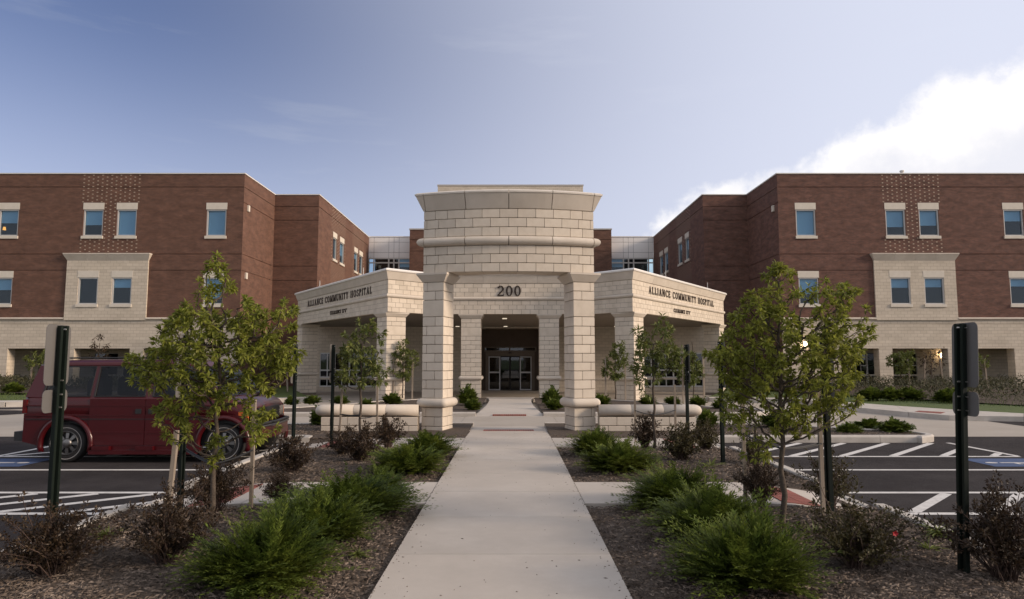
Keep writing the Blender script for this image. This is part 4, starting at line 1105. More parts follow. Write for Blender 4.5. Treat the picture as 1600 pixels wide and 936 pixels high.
        cp = MB(); ring_sharp(cp, w, DEP, [(0, zp(441) + .003), (.012, zp(441) + .012), (.11, zp(430.5)), (.12, zp(430)), (.12, z_l - .004)], x, y, tc); cp.build('capital', M_STONE_S, pil)
        rl = MB(); ring_solid(rl, w, DEP, halfround(.115, zp(637) + .004, zp(622.3) - .004, 10), x, y, tc, 5); rl.build('base_roll', M_STONE_S, pil, smooth=True)
build_portal()

def garden_wall(s):
    lab = ('low cream stone garden wall with rounded cap beside the left gateway pillar' if s < 0 else 'low cream stone garden wall with rounded cap beside the right gateway pillar')
    xo, xi = (4.34, 2.1); yc = 15.75
    t = thing('garden_wall', lab, 'wall', (s * 3.2, yc, 0), 'low walls flanking the gateway')
    d = .34; zt = .30
    c = MB(); c.box(min(s * xo, s * xi) + .03, max(s * xo, s * xi) - .0, yc - d / 2 + .03, yc + d / 2 - .03, -.3, zt); c.build('wall_core', M_MORTAR, t)
    for r, (z0, z1) in enumerate(((zt - .203, zt), (zt - .406, zt - .203), (zt - .609, zt - .406))):
        x = xi - (.2 if r % 2 else 0)
        while x < xo - .02:
            a, b = max(x, xi), min(x + .406, xo); x += .406
            if b - a < .03: continue
            link('block', block_mesh(b - a - .011, d, z1 - z0 - .011, M_STONE), t, (s * (a + b) / 2, yc, (z0 + z1) / 2))
    ra, rb = .205, .135
    for k in range(3):
        a, b = xi + (xo - xi) * k / 3 + .003, xi + (xo - xi) * (k + 1) / 3 - .003
        mb = MB(); rows = []; xs = [(a, 1), (b, 1)]
        if k == 2: xs = [(a, 1), (b, 1), (b + .08, .9), (b + .14, .66), (b + .17, .3), (b + .175, .02)]
        for x, f in xs: rows.append([(s * x, yc + ra * f * cos(2 * pi * i / 20), zt + rb + .004 + rb * f * sin(2 * pi * i / 20)) for i in range(20)])
        mb.grid(rows, closed=True); mb.f.append(tuple(range(20))); mb.build('cap_stone', M_STONE_S, t, smooth=True, fix=True)
garden_wall(-1); garden_wall(1)

# ================================================================== VAN
def build_van():
    P_ = mat('dark_red_paint', (.048, .0022, .004), (.056, .0026, .0048), .34, 2, coat=.35, spec=.3)
    BL = mat('black_plastic', (.014, .014, .015), rough=.55); TY = mat('tyre_rubber', (.017, .016, .016), rough=.85)
    CHR = mat('chrome', (.22, .213, .205), rough=.38, metal=1); GL = glass_mat('tinted_van_glass', (.42, .44, .46), .02)
    SEAT = mat('dark_seat_fabric', (.03, .03, .034), rough=.95)
    x0, y0 = Xp(38, 640, 11.75), 11.66
    t = thing('van', 'dark red conversion van parked in the lot behind the leafy sapling', 'van', (x0, y0, LOT))
    def at(o): o.location = Vector(o.location) + Vector((0, 0, 0)); return o
    def put(mb, name, m, parent=t, smooth=False, fix=True):
        me = mb.mesh(name, m, smooth)
        if fix:
            bm = bmesh.new(); bm.from_mesh(me); bmesh.ops.remove_doubles(bm, verts=bm.verts, dist=1e-5); bmesh.ops.recalc_face_normals(bm, faces=bm.faces); bm.to_mesh(me); bm.free()
        o = bpy.data.objects.new(name, me); COL.objects.link(o); o.parent = parent; return o
    HW = .96; CYV = HW     # near side at y=0, far side at y=1.92
    S = lambda v: CYV + v   # lateral
    # upper body from sill-high shoulder to belt, lofted
    st = [(.04, .93, .55, 1.12), (.12, .955, .45, 1.13), (.6, .96, .78, 1.13), (2.2, .96, .78, 1.13), (3.1, .96, .78, 1.13), (3.42, .95, .78, 1.12), (3.66, .935, .74, 1.06), (3.84, .91, .62, .99), (3.93, .88, .60, .90)]
    rows = []
    for x, hw, zb, zt in st:
        rows.append([(x, S(a * hw), zb if abs(a) > .5 or True else zb) for a in (0,)] * 0 + [(x, S(-hw * .97), zb), (x, S(-hw), zb + (zt - zb) * .35), (x, S(-hw * .995), zb + (zt - zb) * .75), (x, S(-hw * .965), zt), (x, S(-hw * .9), zt + .012), (x, S(0), zt + (.04 if x > 3.2 else .012)), (x, S(hw * .9), zt + .012), (x, S(hw * .965), zt), (x, S(hw * .995), zb + (zt - zb) * .75), (x, S(hw), zb + (zt - zb) * .35), (x, S(hw * .97), zb)])
    mb = MB(); mb.grid(rows, closed=True); n = len(rows[0]); mb.f.append(tuple(range(n))); e = len(mb.v) - n; mb.f.append(tuple(range(e, e + n)))
    body = put(mb, 'body', P_, smooth=True)
    # lower side panels with wheel arches
    RW, FW, AR = .81, 3.53, .42
    def arch(cx): return [(cx - AR * cos(a), .33 + AR * sin(a)) for a in [radians(-20 + 220 * i / 16) for i in range(17)]]
    for sy in (0, 1):
        y = .0 if sy == 0 else 2 * HW - .06
        prof = [(.06, .36), (.30, .30)] + arch(RW) + [(1.22, .19)] + [(3.1, .19)] + arch(FW) + [(3.965, .3), (3.98, .33), (3.9, .8), (.06, .84)]
        mb = MB(); n = len(prof); mb.add([(x, y + .004, z) for x, z in prof] + [(x, y + .06, z) for x, z in prof], [tuple(range(n)), tuple(range(2 * n - 1, n - 1, -1))] + [(i, (i + 1) % n, n + (i + 1) % n, n + i) for i in range(n)])
        put(mb, 'side_panel', P_, fix=False)
        for cx in (RW, FW):
            mb = MB(); mb.tube([(cx - (AR + .02) * cos(a), y + (.0 if sy == 0 else .06), .33 + (AR + .02) * sin(a)) for a in [radians(-18 + 216 * i / 20) for i in range(21)]], .045, 8); put(mb, 'wheel_flare', P_, smooth=True)
        mb = MB(); yy = -.05 if sy == 0 else y + .02
        mb.box(1.24, 3.08, yy, yy + .1, .15, .22); rb = put(mb, 'running_board', P_)
        for a in (1.30, 2.05, 2.85): mb = MB(); mb.box(a, a + .3, yy - .012, yy + .09, .221, .29); put(mb, 'step_pad', P_, rb)
        yt = -.012 if sy == 0 else y + .058
        for z0, z1, m in ((.965, .985, P_), (.80, .815, P_), (.74, .752, BL), (.50, .53, P_)): mb = MB(); mb.box(.1, 3.7 if z0 > .6 else 3.1, yt, yt + .016, z0, z1) if z0 > .6 else mb.box(1.28, 3.05, yt, yt + .016, z0, z1); put(mb, 'side_moulding', m)
        # door panels stand slightly proud so their seams read
        for a, b in ((1.20, 2.16), (2.175, 3.08)):
            mb = MB(); yd = -.006 if sy == 0 else y + .056; mb.box(a, b, yd, yd + .02, .3, 1.09); d = put(mb, 'door', P_)
            hx = b - .16 if a < 2 else a + .05
            mb = MB(); yh = -.02 if sy == 0 else y + .07; mb.box(hx, hx + .1, yh, yh + .02, .84, .92); put(mb, 'handle', BL, d)
    ub = MB(); ub.box(.2, 3.85, .12, 1.8, .28, .8); put(ub, 'underbody', BL)
    # greenhouse: pillars, roof, glass
    def hy(z): return HW * .965 - (z - 1.13) / .55 * .115    # half width at height
    ZB_, ZR = 1.12, 1.66
    for sy in (-1, 1):
        def pillar(b0, b1, t0, t1):
            mb = MB(); o = .05
            yb, yt = S(sy * hy(ZB_)), S(sy * hy(ZR)); ib, it = S(sy * (hy(ZB_) - o)), S(sy * (hy(ZR) - o))
            mb.hexa([(b0, yb, ZB_), (b1, yb, ZB_), (b1, ib, ZB_), (b0, ib, ZB_), (t0, yt, ZR), (t1, yt, ZR), (t1, it, ZR), (t0, it, ZR)]); put(mb, 'pillar', P_)
        pillar(.05, .36, .20, .40); pillar(1.17, 1.25, 1.20, 1.27); pillar(2.13, 2.27, 2.13, 2.27); pillar(3.40, 3.54, 2.86, 2.94)
        for b0, b1, t0, t1 in ((.34, 1.18, .39, 1.21), (1.24, 2.14, 1.26, 2.14), (2.26, 3.42, 2.26, 2.88)):
            mb = MB(); k = .012
            mb.add([(b0, S(sy * (hy(ZB_) - k)), ZB_), (b1, S(sy * (hy(ZB_) - k)), ZB_), (t1, S(sy * (hy(ZR) - k)), ZR), (t0, S(sy * (hy(ZR) - k)), ZR)], [(0, 1, 2, 3)]); put(mb, 'side_window', GL, fix=False)
            mb = MB(); q = [Vector((b0 + .01, S(sy * (hy(ZB_) - .004)), ZB_ + .012)), Vector((b1 - .01, S(sy * (hy(ZB_) - .004)), ZB_ + .012)), Vector((t1 - .01, S(sy * (hy(ZR) - .004)), ZR - .012)), Vector((t0 + .01, S(sy * (hy(ZR) - .004)), ZR - .012))]
            mb.tube(q + [q[0]], .014, 5); put(mb, 'window_rubber', BL)
    yb, yt = hy(ZB_), hy(ZR)
    mb = MB(); mb.add([(3.54, S(-yb + .05), 1.13), (3.54, S(yb - .05), 1.13), (2.94, S(yt - .04), ZR), (2.94, S(-yt + .04), ZR)], [(0, 1, 2, 3)]); put(mb, 'windscreen', GL, fix=False)
    mb = MB(); mb.add([(.06, S(-yb + .08), 1.13), (.06, S(yb - .08), 1.13), (.2, S(yt - .06), ZR), (.2, S(-yt + .06), ZR)], [(0, 1, 2, 3)]); put(mb, 'rear_window', GL, fix=False)
    rr = []
    for x, k, zt in ((.17, .93, 1.68), (.28, .985, 1.735), (.6, 1, 1.76), (2.4, 1, 1.765), (2.78, .985, 1.74), (2.96, .95, 1.68)):
        w = yt * k; rr.append([(x, S(-w), ZR - .01), (x, S(-w - .004), ZR + .02), (x, S(-w * .95), zt - .03), (x, S(-w * .82), zt), (x, S(0), zt + .015), (x, S(w * .82), zt), (x, S(w * .95), zt - .03), (x, S(w + .004), ZR + .02), (x, S(w), ZR - .01)])
    mb = MB(); mb.grid(rr, closed=True); n = 9; mb.f.append(tuple(range(n))); e = len(mb.v) - n; mb.f.append(tuple(range(e, e + n))); put(mb, 'roof', P_, smooth=True)
    for sy in (-1, 1):
        mb = MB(); mb.tube([(.5, S(sy * .62), 1.765), (.56, S(sy * .62), 1.80), (2.4, S(sy * .62), 1.805), (2.46, S(sy * .62), 1.765)], .016, 6); put(mb, 'roof_rail', BL)
    # seats and dark cabin floor
    mb = MB(); mb.box(.2, 3.4, .12, 1.8, 1.0, 1.04) ; put(mb, 'cabin_floor', BL)
    for x, yy in ((1.05, .5), (1.05, 1.42), (1.95, .5), (1.95, 1.42), (2.75, .5), (2.75, 1.42)):
        mb = MB(); ring_solid(mb, .08, .42, [(.02, 1.0), (.05, 1.1), (.05, 1.38), (.02, 1.44)], x, yy); ring_solid(mb, .05, .2, [(.02, 1.45), (.04, 1.48), (.04, 1.58), (.02, 1.6)], x, yy); put(mb, 'seat', SEAT, smooth=True)
    mb = MB(); mb.add([(3.1, .3, 1.05), (3.1, 1.6, 1.05), (3.45, 1.6, 1.12), (3.45, .3, 1.12)], [(0, 1, 2, 3)]); put(mb, 'dashboard', BL, fix=False)
    mb = MB(); ring_solid(mb, .05, .12, [(.02, 1.13), (.05, 1.17), (.05, 1.27), (.02, 1.31)], 3.16, -.06); put(mb, 'mirror', P_, smooth=True)
    # wheels
    def wheel(cx, sy):
        yo = .02 if sy < 0 else 2 * HW - .02; dr = 1 if sy < 0 else -1
        mb = MB(); prof = [(.20, .0), (.30, -.005), (.325, .03), (.332, .08), (.332, .16), (.31, .2), (.2, .21)]
        rows = [[(cx + r * cos(2 * pi * i / 32), yo + dr * d, .33 + r * sin(2 * pi * i / 32)) for i in range(32)] for r, d in prof]
        mb.grid(rows, closed=True); wh = put(mb, 'wheel', TY, smooth=True)
        mb = MB(); rows = [[(cx + r * cos(2 * pi * i / 32), yo + dr * d, .33 + r * sin(2 * pi * i / 32)) for i in range(32)] for r, d in ((.262, -.006), (.274, -.008))]
        mb.grid(rows, closed=True); put(mb, 'white_tyre_band', mat('white_rubber', (.30, .285, .27), rough=.8), wh, fix=False)
        mb = MB(); rows = [[(cx + r * cos(2 * pi * i / 32), yo + dr * d, .33 + r * sin(2 * pi * i / 32)) for i in range(32)] for r, d in ((.203, -.006), (.215, .0), (.185, .012), (.172, .05))]
        mb.grid(rows, closed=True); put(mb, 'rim', CHR, wh, smooth=True)
        mb = MB(); rows = [[(cx + r * cos(2 * pi * i / 32), yo + dr * d, .33 + r * sin(2 * pi * i / 32)) for i in range(32)] for r, d in ((.18, .06), (.001, .06))]; mb.grid(rows, closed=True); put(mb, 'brake_dark', BL, wh)
        for k in range(8):
            a = 2 * pi * k / 8; mb = MB(); c, s_ = cos(a), sin(a)
            def q(r, w, d): return (cx + r * c - w * s_, yo + dr * d, .33 + r * s_ + w * c)
            mb.hexa([q(.07, -.022, .02), q(.175, -.03, .03), q(.175, .03, .03), q(.07, .022, .02), q(.07, -.022, .045), q(.175, -.03, .045), q(.175, .03, .045), q(.07, .022, .045)]); put(mb, 'spoke', CHR, wh)
        mb = MB(); rows = [[(cx + r * cos(2 * pi * i / 20), yo + dr * d, .33 + r * sin(2 * pi * i / 20)) for i in range(20)] for r, d in ((.085, .03), (.08, .0), (.05, -.012), (.001, -.014))]; mb.grid(rows, closed=True); put(mb, 'hub_cap', CHR, wh, smooth=True)
    for cx in (RW, FW):
        for sy in (-1, 1): wheel(cx, sy)
    # bumpers, grille, lamps
    mb = MB(); ys = [S(-.95), S(-.8), S(0), S(.8), S(.95)]; xs = [3.9, 4.05, 4.12, 4.05, 3.9]
    mb.grid([[(x, y, z) for x, y in zip(xs, ys)] for z in (.36, .56)] + [[(x - .1, y, z) for x, y in zip(xs, ys)] for z in (.6, .34)]); fb = put(mb, 'front_bumper', P_, smooth=False)
    mb = MB(); mb.tube([(x + .01, y, .585) for x, y in zip(xs, ys)], .018, 6); put(mb, 'bumper_trim', CHR, fb, smooth=True)
    mb = MB(); mb.tube([(x + .0, y, .63) for x, y in zip(xs, ys)], .03, 6); put(mb, 'bumper_strip', BL, fb, smooth=True)
    mb = MB(); mb.box(3.9, 3.97, .42, 1.5, .66, .90); gr = put(mb, 'grille', BL)
    for k in range(5): mb = MB(); mb.box(3.971, 3.985, .44, 1.48, .69 + k * .045, .698 + k * .045); put(mb, 'slat', BL, gr)
    for ya in (.16, 1.5): mb = MB(); mb.box(3.86, 3.96, ya, ya + .26, .7, .88); put(mb, 'headlight', glass_mat('lamp_lens', (.6, .6, .62), .2))
    for ya in (.06, 1.77): mb = MB(); mb.box(3.76, 3.93, ya - .02, ya + .1, .7, .86); put(mb, 'turn_signal', mat('amber_lens', (.5, .12, .02), rough=.25))
    mb = MB(); mb.box(-.1, .1, .02, 1.9, .37, .53); put(mb, 'rear_bumper', BL)
    mb = MB(); mb.box(.03, .1, .0, .1, .85, 1.08); put(mb, 'tail_light', mat('red_lens', (.09, .006, .006), rough=.2))
    mb = MB(); mb.box(-.0, .06, .25, 1.67, .55, 1.1); put(mb, 'rear_door', P_)
build_van()

# ================================================================== SIGN POSTS
def sign_post(x, y, lean, label, h=1.9, rot=0):
    """square-tube post with two plates bolted to it, seen from behind"""
    t = thing('sign_post', label, 'sign post', (x, y, 0), 'green parking sign posts')
    t['group'] = 'green parking sign posts'
    def put(mb, name, m, parent, smooth=False):
        o = bpy.data.objects.new(name, mb.mesh(name, m, smooth)); COL.objects.link(o); o.parent = parent; return o
    mb = MB(); w = .028
    # U-channel: web and two flanges
    for a, b, c, d in ((-w, w, -.006, .006), (-w, -w + .008, -.04, -.007), (w - .008, w, -.04, -.007)): mb.box(a, b, c, d, -.2, h)
    for a in (-1, 1): mb.box(*( (-w - .02, -w) if a < 0 else (w, w + .02)), -.041, -.034, -.2, h)
    put(mb, 'post', M_POST, t)
    def plate(z0, z1, ww):
        mb = MB(); r = .045; P = []
        for sx, sz, a0 in ((1, -1, -90), (1, 1, 0), (-1, 1, 90), (-1, -1, 180)):
            for k in range(5):
                a = radians(a0 + 22.5 * k); P.append((sx * (ww / 2 - r) + r * cos(a), (z0 + z1) / 2 + sz * ((z1 - z0) / 2 - r) + r * sin(a)))
        n = len(P); mb.add([(a, .008, b) for a, b in P] + [(a, .011, b) for a, b in P], [tuple(range(n)), tuple(range(2 * n - 1, n - 1, -1))] + [(i, (i + 1) % n, n + (i + 1) % n, n + i) for i in range(n)])
        p = put(mb, 'sign_plate', M_SIGNBACK, t)
        for z in (z0 + .04, z1 - .04): mb = MB(); mb.tube([(0, .02, z), (0, -.05, z)], .006, 6); mb.tube([(0, -.012, z), (0, -.006, z)], .012, 6); mb.tube([(.03, -.008, z), (.055, -.008, z)], .004, 5); put(mb, 'bolt', M_BOLT, p)
    plate(h - .49, h + .01, .30); plate(h - .71, h - .525, .30)
    t.rotation_euler = (0, lean, rot)
    return t
def build_posts():
    data = [((72, 878), radians(90), 'dark green sign post left of the walk with two grey plates, beside the van', .0),
            ((278, 790), radians(90), 'dark green sign post hidden in the foliage of the left sapling', .0),
            ((456, 702), radians(90), 'slim dark sign post standing at the front end of the van', .0),
            ((516, 698), radians(90), 'slim dark sign post at the outer end of the left garden wall', .0),
            ((1511, 897), radians(-90), 'dark green sign post right of the walk with two grey plates', .045),
            ((1301, 805), radians(-90), 'dark green sign post behind the right leafy sapling', -.0),
            ((1132, 728), radians(-90), 'slim dark sign post between the two right hand saplings', -.0),
            ((1077, 699), radians(-90), 'slim dark sign post at the outer end of the right garden wall', .0)]
    for (px, py), rot, lab, lean in data:
        x, y = G(px, py); sign_post(x, y, 0, lab, 1.9, rot)
        o = [o for o in COL.objects if o.get('label') == lab][0]
        # lean is a small roll about the view direction
        o.rotation_euler = (Matrix.Rotation(lean, 3, 'Y') @ Matrix.Rotation(rot, 3, 'Z')).to_euler()
build_posts()

# ================================================================== PLANTS
def leaf(mb, p, d, up, l, w, droop=.25):
    """one folded leaf of four faces"""
    d = d.normalized(); sd_ = d.cross(up)
    if sd_.length < 1e-3: sd_ = Vector((1, 0, 0))
    sd_.normalize(); nn = sd_.cross(d)
    def at(t, o, k): return p + d * l * t + sd_ * o * w + nn * (k * w - droop * l * t * t)
    mb.add([p, at(.3, .46, .2), at(.66, .4, .18), at(1, 0, 0), at(.66, -.4, .18), at(.3, -.46, .2), at(.5, 0, 0)], [(0, 1, 6), (1, 2, 6), (2, 3, 6), (3, 4, 6), (4, 5, 6), (5, 0, 6)])
def rv(r): 
    while True:
        v = Vector((r.uniform(-1, 1), r.uniform(-1, 1), r.uniform(-1, 1)))
        if .05 < v.length < 1: return v.normalized()

def sapling(name, base, label, cat, ell, trunk_top, seed, tips=110, leaves=9, ll=.085, lw=.03, r0=.034, mats=None, lean=(0, 0), group=None, low=.45, bare=False, tipfrac=.12):
    """young tree: trunk, limbs grown towards points spread through the crown, leaves on the outer twigs.
    ell: crown lobes (dx, dy, z, rx, ry, rz) relative to base"""
    r = random.Random(seed); B = Vector(base)
    t = thing(name, label, cat, base, group)
    nodes = []   # (pos, parent)
    n = 16
    for i in range(n + 1):
        k = i / n; nodes.append([Vector((lean[0] * k + .012 * sin(i * 1.3 + seed), lean[1] * k + .012 * cos(i * 1.7 + seed), trunk_top * k)), i - 1])
    pts = []; vol = [e[3] * e[4] * e[5] for e in ell]; tot = sum(vol)
    for e, v in zip(ell, vol):
        for k in range(max(4, round(tips * v / tot))):
            u = rv(r) * (r.random() ** .36); pts.append(Vector((e[0] + u.x * e[3], e[1] + u.y * e[4], e[2] + u.z * e[5])))
    pts.sort(key=lambda p: (Vector((p.x - lean[0] * p.z / trunk_top, p.y)).length + .3 * p.z))
    ends = []; plen = [0.35 * nd[0].z for nd in nodes]
    for p in pts:
        best, bd = None, 1e9
        for i, (q, par) in enumerate(nodes):
            if q.z < low * trunk_top * .5: continue
            dv = p - q; L = dv.length
            if L < .03: continue
            pen = 0; rise = dv.z / L
            if rise < .25: pen = (.25 - rise) * .9
            c = L + pen * L * 1.4 + .38 * plen[i]
            if c < bd: best, bd = i, c
        if best is None: continue
        q = nodes[best][0]; L = (p - q).length; k = max(2, int(L / .07)); par = best
        side = rv(r) * L * .06
        for j in range(1, k + 1):
            s = j / k
            pos = q.lerp(p, s) + side * sin(pi * s) + Vector((0, 0, -.10 * L * sin(pi * s)))
            plen.append(plen[par] + (pos - nodes[par][0]).length); nodes.append([pos, par]); par = len(nodes) - 1
        ends.append(par)
    cnt = [0] * len(nodes)
    for e in ends:
        i = e
        while i >= 0: cnt[i] += 1; i = nodes[i][1]
    rad = [max(.0022, .0024 * (c ** .58)) for c in cnt]
    mx = max(rad); rad = [min(rr, r0 * .38) for rr in rad]
    for i in range(n + 1): rad[i] = max(rad[i], r0 * (1 - .55 * i / n) * (1.25 if i == 0 else 1))
    ch = {}
    for i, (p, par) in enumerate(nodes):
        if par >= 0: ch.setdefault(par, []).append(i)
    tb = MB(); bb = MB()
    def chain(start, par):
        pts_, rs = ([nodes[par][0]] if par >= 0 else []), ([rad[start]] if par >= 0 else [])
        i = start; todo = []
        while True:
            pts_.append(nodes[i][0]); rs.append(rad[i]); c = ch.get(i, [])
            if not c: break
            c = sorted(c, key=lambda j: -cnt[j] if i > n else (-1e6 if j <= n else 0)); todo += [(j, i) for j in c[1:]]; i = c[0]
        return pts_, rs, todo
    stack = [(0, -1)]; first = True
    while stack:
        s_, p_ = stack.pop(); P, Rr, td = chain(s_, p_); stack += td
        if len(P) > 1: (tb if first else bb).tube(P, Rr, 8 if first else (5 if max(Rr) > .008 else 3), cap=first)
        first = False
    link('trunk', tb.mesh('trunk', M_BARK, True), t, base); tr = t.children[-1]
    link('branches', bb.mesh('branches', M_BARK, True), t, base, kind='stuff')
    if bare and leaves == 0: return t
    lb, lt = MB(), MB(); up = Vector((0, 0, 1)); C = Vector((0, 0, ell[0][2]))
    for i, (p, par) in enumerate(nodes):
        if i <= n or cnt[i] > 4: continue
        d0 = (p - nodes[par][0]).normalized()
        tipn = i not in ch
        k = leaves * 1.7 if tipn else (leaves * .75 if cnt[i] <= 2 else leaves * .22)
        k = int(k) + (r.random() < k - int(k))
        for _ in range(k):
            v = rv(r); d = (d0 * (.7 if tipn else .25) + v * .9 + Vector((0, 0, -.22))); l = ll * r.uniform(.65, 1.25)
            tgt = lt if (tipn and r.random() < tipfrac * (1.8 if p.z > ell[0][2] else .6)) else lb
            leaf(tgt, p + v * .01, d, (up + rv(r) * .6).normalized(), l, lw * r.uniform(.75, 1.2), r.uniform(.1, .5))
    m1, m2 = mats or (M_LEAF, M_LEAFTIP)
    c = link('crown', lb.mesh('crown', m1), t, base)
    if lt.v: link('young_leaves', lt.mesh('young_leaves', m2), c, base)
    return t

def stake(px, py, top, label, lean=0, tie=None, w=.036, z=0):
    """wooden tree stake driven into the mulch; tie = point of the tree the strap runs to"""
    x, y = G(px, py, z); t = thing('tree_stake', label, 'tree stake', (x, y, z), 'wooden stakes beside the saplings')
    mb = MB(); h = top; dx = lean * h
    mb.hexa([(-w / 2, -w / 2, -.25), (w / 2, -w / 2, -.25), (w / 2, w / 2, -.25), (-w / 2, w / 2, -.25), (dx - w / 2, -w / 2, h), (dx + w / 2, -w / 2, h), (dx + w / 2, w / 2, h), (dx - w / 2, w / 2, h)])
    link('stake', mb.mesh('stake', M_STAKE), t, (x, y, z))
    if tie:
        a = Vector((x + lean * tie[2], y, tie[2] + z)); b = Vector(tie) ; mb = MB()
        for k in (-1, 1):
            P = [a + Vector((0, k * .03, 0))] + [a.lerp(b, s) + Vector((0, k * .022, -.018 * sin(pi * s))) for s in (.2, .4, .6, .8)] + [b + Vector((0, k * .03, 0))]
            mb.tube([p - Vector((x, y, z)) for p in P], .009, 5)
        link('strap', mb.mesh('strap', M_STRAP), t, (x, y, z))
    return t

def build_trees():
    # --- front left sapling
    bx, by = G(329, 829); sc = by / FPX
    E = lambda px, py, rx, ry, ryd, b=(bx, by), : (Xp(px, py, b[1]) - b[0], 0, Zp(py, b[1]), rx / FPX * b[1], ryd, ry / FPX * b[1])
    b = (bx, by)
    ell = [E(340, 560, 104, 84, .50), E(340, 445, 34, 46, .22), E(300, 505, 48, 36, .3), E(418, 500, 50, 42, .3), E(240, 575, 44, 36, .3), E(425, 575, 42, 42, .3), E(285, 650, 50, 40, .3), E(400, 662, 36, 32, .26), E(335, 700, 30, 22, .2), E(215, 565, 22, 16, .2), E(455, 540, 20, 34, .2), E(340, 418, 26, 22, .16)]
    sapling('sapling_tree', (bx, by, 0), 'leafy green sapling in front of the dark red van', 'tree', ell, 1.85, 11, tips=620, leaves=14, ll=.056, lw=.024, r0=.028, lean=(.03, 0), low=.55)
    tb = (bx + .01, by, .62)
    stake(264, 772, .76, 'wooden stake leaning toward the front left sapling, beside the hidden post', .08, (bx, by, .62), .05)
    stake(392, 792, 1.18, 'tall wooden stake right of the front left sapling, in front of the van bonnet', 0, (bx, by, .62))
    # --- front right sapling
    bx, by = G(1225, 832); b = (bx, by)
    F_ = lambda px, py, rx, ry, ryd: (Xp(px, py, by) - bx, 0, Zp(py, by), rx / FPX * by, ryd, ry / FPX * by)
    ell = [F_(1235, 570, 98, 90, .5), F_(1222, 448, 34, 40, .22), F_(1185, 490, 40, 40, .3), F_(1290, 478, 40, 40, .3), F_(1330, 468, 24, 32, .2), F_(1310, 535, 46, 44, .3), F_(1150, 555, 46, 50, .3), F_(1160, 640, 36, 44, .26), F_(1310, 635, 32, 40, .26), F_(1235, 660, 60, 30, .26), F_(1128, 570, 18, 40, .2), F_(1345, 520, 18, 26, .16), F_(1215, 425, 26, 20, .16), F_(1180, 700, 36, 20, .2)]
    sapling('sapling_tree', (bx, by, 0), 'leafy green sapling in front of the right hand parking hatching', 'tree', ell, 1.85, 23, tips=680, leaves=14, ll=.055, lw=.0235, r0=.031, lean=(.02, 0), low=.5)
    stake(1165, 786, 1.15, 'wooden stake left of the front right sapling', 0, (bx, by, .78))
    stake(1287, 817, 1.30, 'wooden stake right of the front right sapling, beside the green post', 0, (bx, by, .78))
    # --- middle saplings before the garden walls
    bx, by = G(562, 697); M_ = lambda px, py, rx, ry, ryd: (Xp(px, py, by) - bx, 0, Zp(py, by), rx / FPX * by, ryd, ry / FPX * by)
    ell = [M_(562, 570, 36, 40, .38), M_(566, 518, 20, 24, .2), M_(590, 520, 14, 20, .16), M_(545, 545, 20, 28, .25), M_(595, 575, 16, 28, .2), M_(535, 590, 14, 18, .18)]
    sapling('sapling_tree', (bx, by, 0), 'smaller green sapling in front of the left garden wall', 'tree', ell, 1.9, 31, tips=120, leaves=8, ll=.10, lw=.036, r0=.028, mats=(M_LEAF2, M_LEAFTIP), low=.65)
    stake(529, 695, 1.05, 'wooden stake left of the sapling by the left garden wall', .04, (bx, by, .58)); stake(589, 690, 1.42, 'wooden stake right of the sapling by the left garden wall', -.01, (bx, by, .52))
    bx, by = G(1023, 702)
    M2 = lambda px, py, rx, ry, ryd: (Xp(px, py, by) - bx, 0, Zp(py, by), rx / FPX * by, ryd, ry / FPX * by)
    ell = [M2(1022, 560, 34, 40, .36), M2(1035, 515, 18, 22, .2), M2(1000, 535, 18, 30, .2), M2(1055, 560, 18, 26, .2), M2(1000, 590, 16, 24, .2)]
    sapling('sapling_tree', (bx, by, 0), 'smaller green sapling in front of the right garden wall', 'tree', ell, 1.9, 37, tips=115, leaves=8, ll=.10, lw=.036, r0=.028, mats=(M_LEAF2, M_LEAFTIP), low=.62)
    stake(993, 691, 1.3, 'wooden stake left of the sapling by the right garden wall', 0, (bx, by, .62)); stake(1056, 690, 1.12, 'wooden stake right of the sapling by the right garden wall', 0, (bx, by, .62))
    # --- small trees in the bed beyond the lane
    for px, py, ell_px, lab, sd_ in (
        (629, 622, [(630, 568, 22, 26), (628, 545, 14, 18), (640, 560, 16, 20)], 'small round-headed tree behind the left garden wall', 41),
        (962, 624, [(962, 570, 20, 26), (968, 552, 16, 20), (950, 575, 12, 18)], 'small round-headed tree behind the right garden wall', 43),
        (1084, 628, [(1068, 555, 16, 20), (1080, 575, 20, 24), (1070, 590, 14, 16)], 'thin leafed tree before the entrance window grid on the right', 47)):
        bx, by = G(px, py, -.06)
        ell = [(Xp(a, c, by) - bx, 0, Zp(c, by) + .06, d / FPX * by, d / FPX * by * .9, e / FPX * by) for a, c, d, e in ell_px]
        sapling('small_tree', (bx, by, -.06), lab, 'tree', ell, 2.4, sd_, tips=70, leaves=8, ll=.15, lw=.055, r0=.03, mats=(M_LEAF2, M_LEAF2), low=.9)
        for k, dx in enumerate((-.42, .42)):
            t = thing('tree_stake', ('left stake of the ' if k == 0 else 'right stake of the ') + lab, 'tree stake', (bx + dx, by, -.06), 'wooden stakes beside the saplings')
            mb = MB(); mb.box(-.03, .03, -.03, .03, -.2, 1.75); link('stake', mb.mesh('stake', M_STAKE), t, (bx + dx, by, -.06))
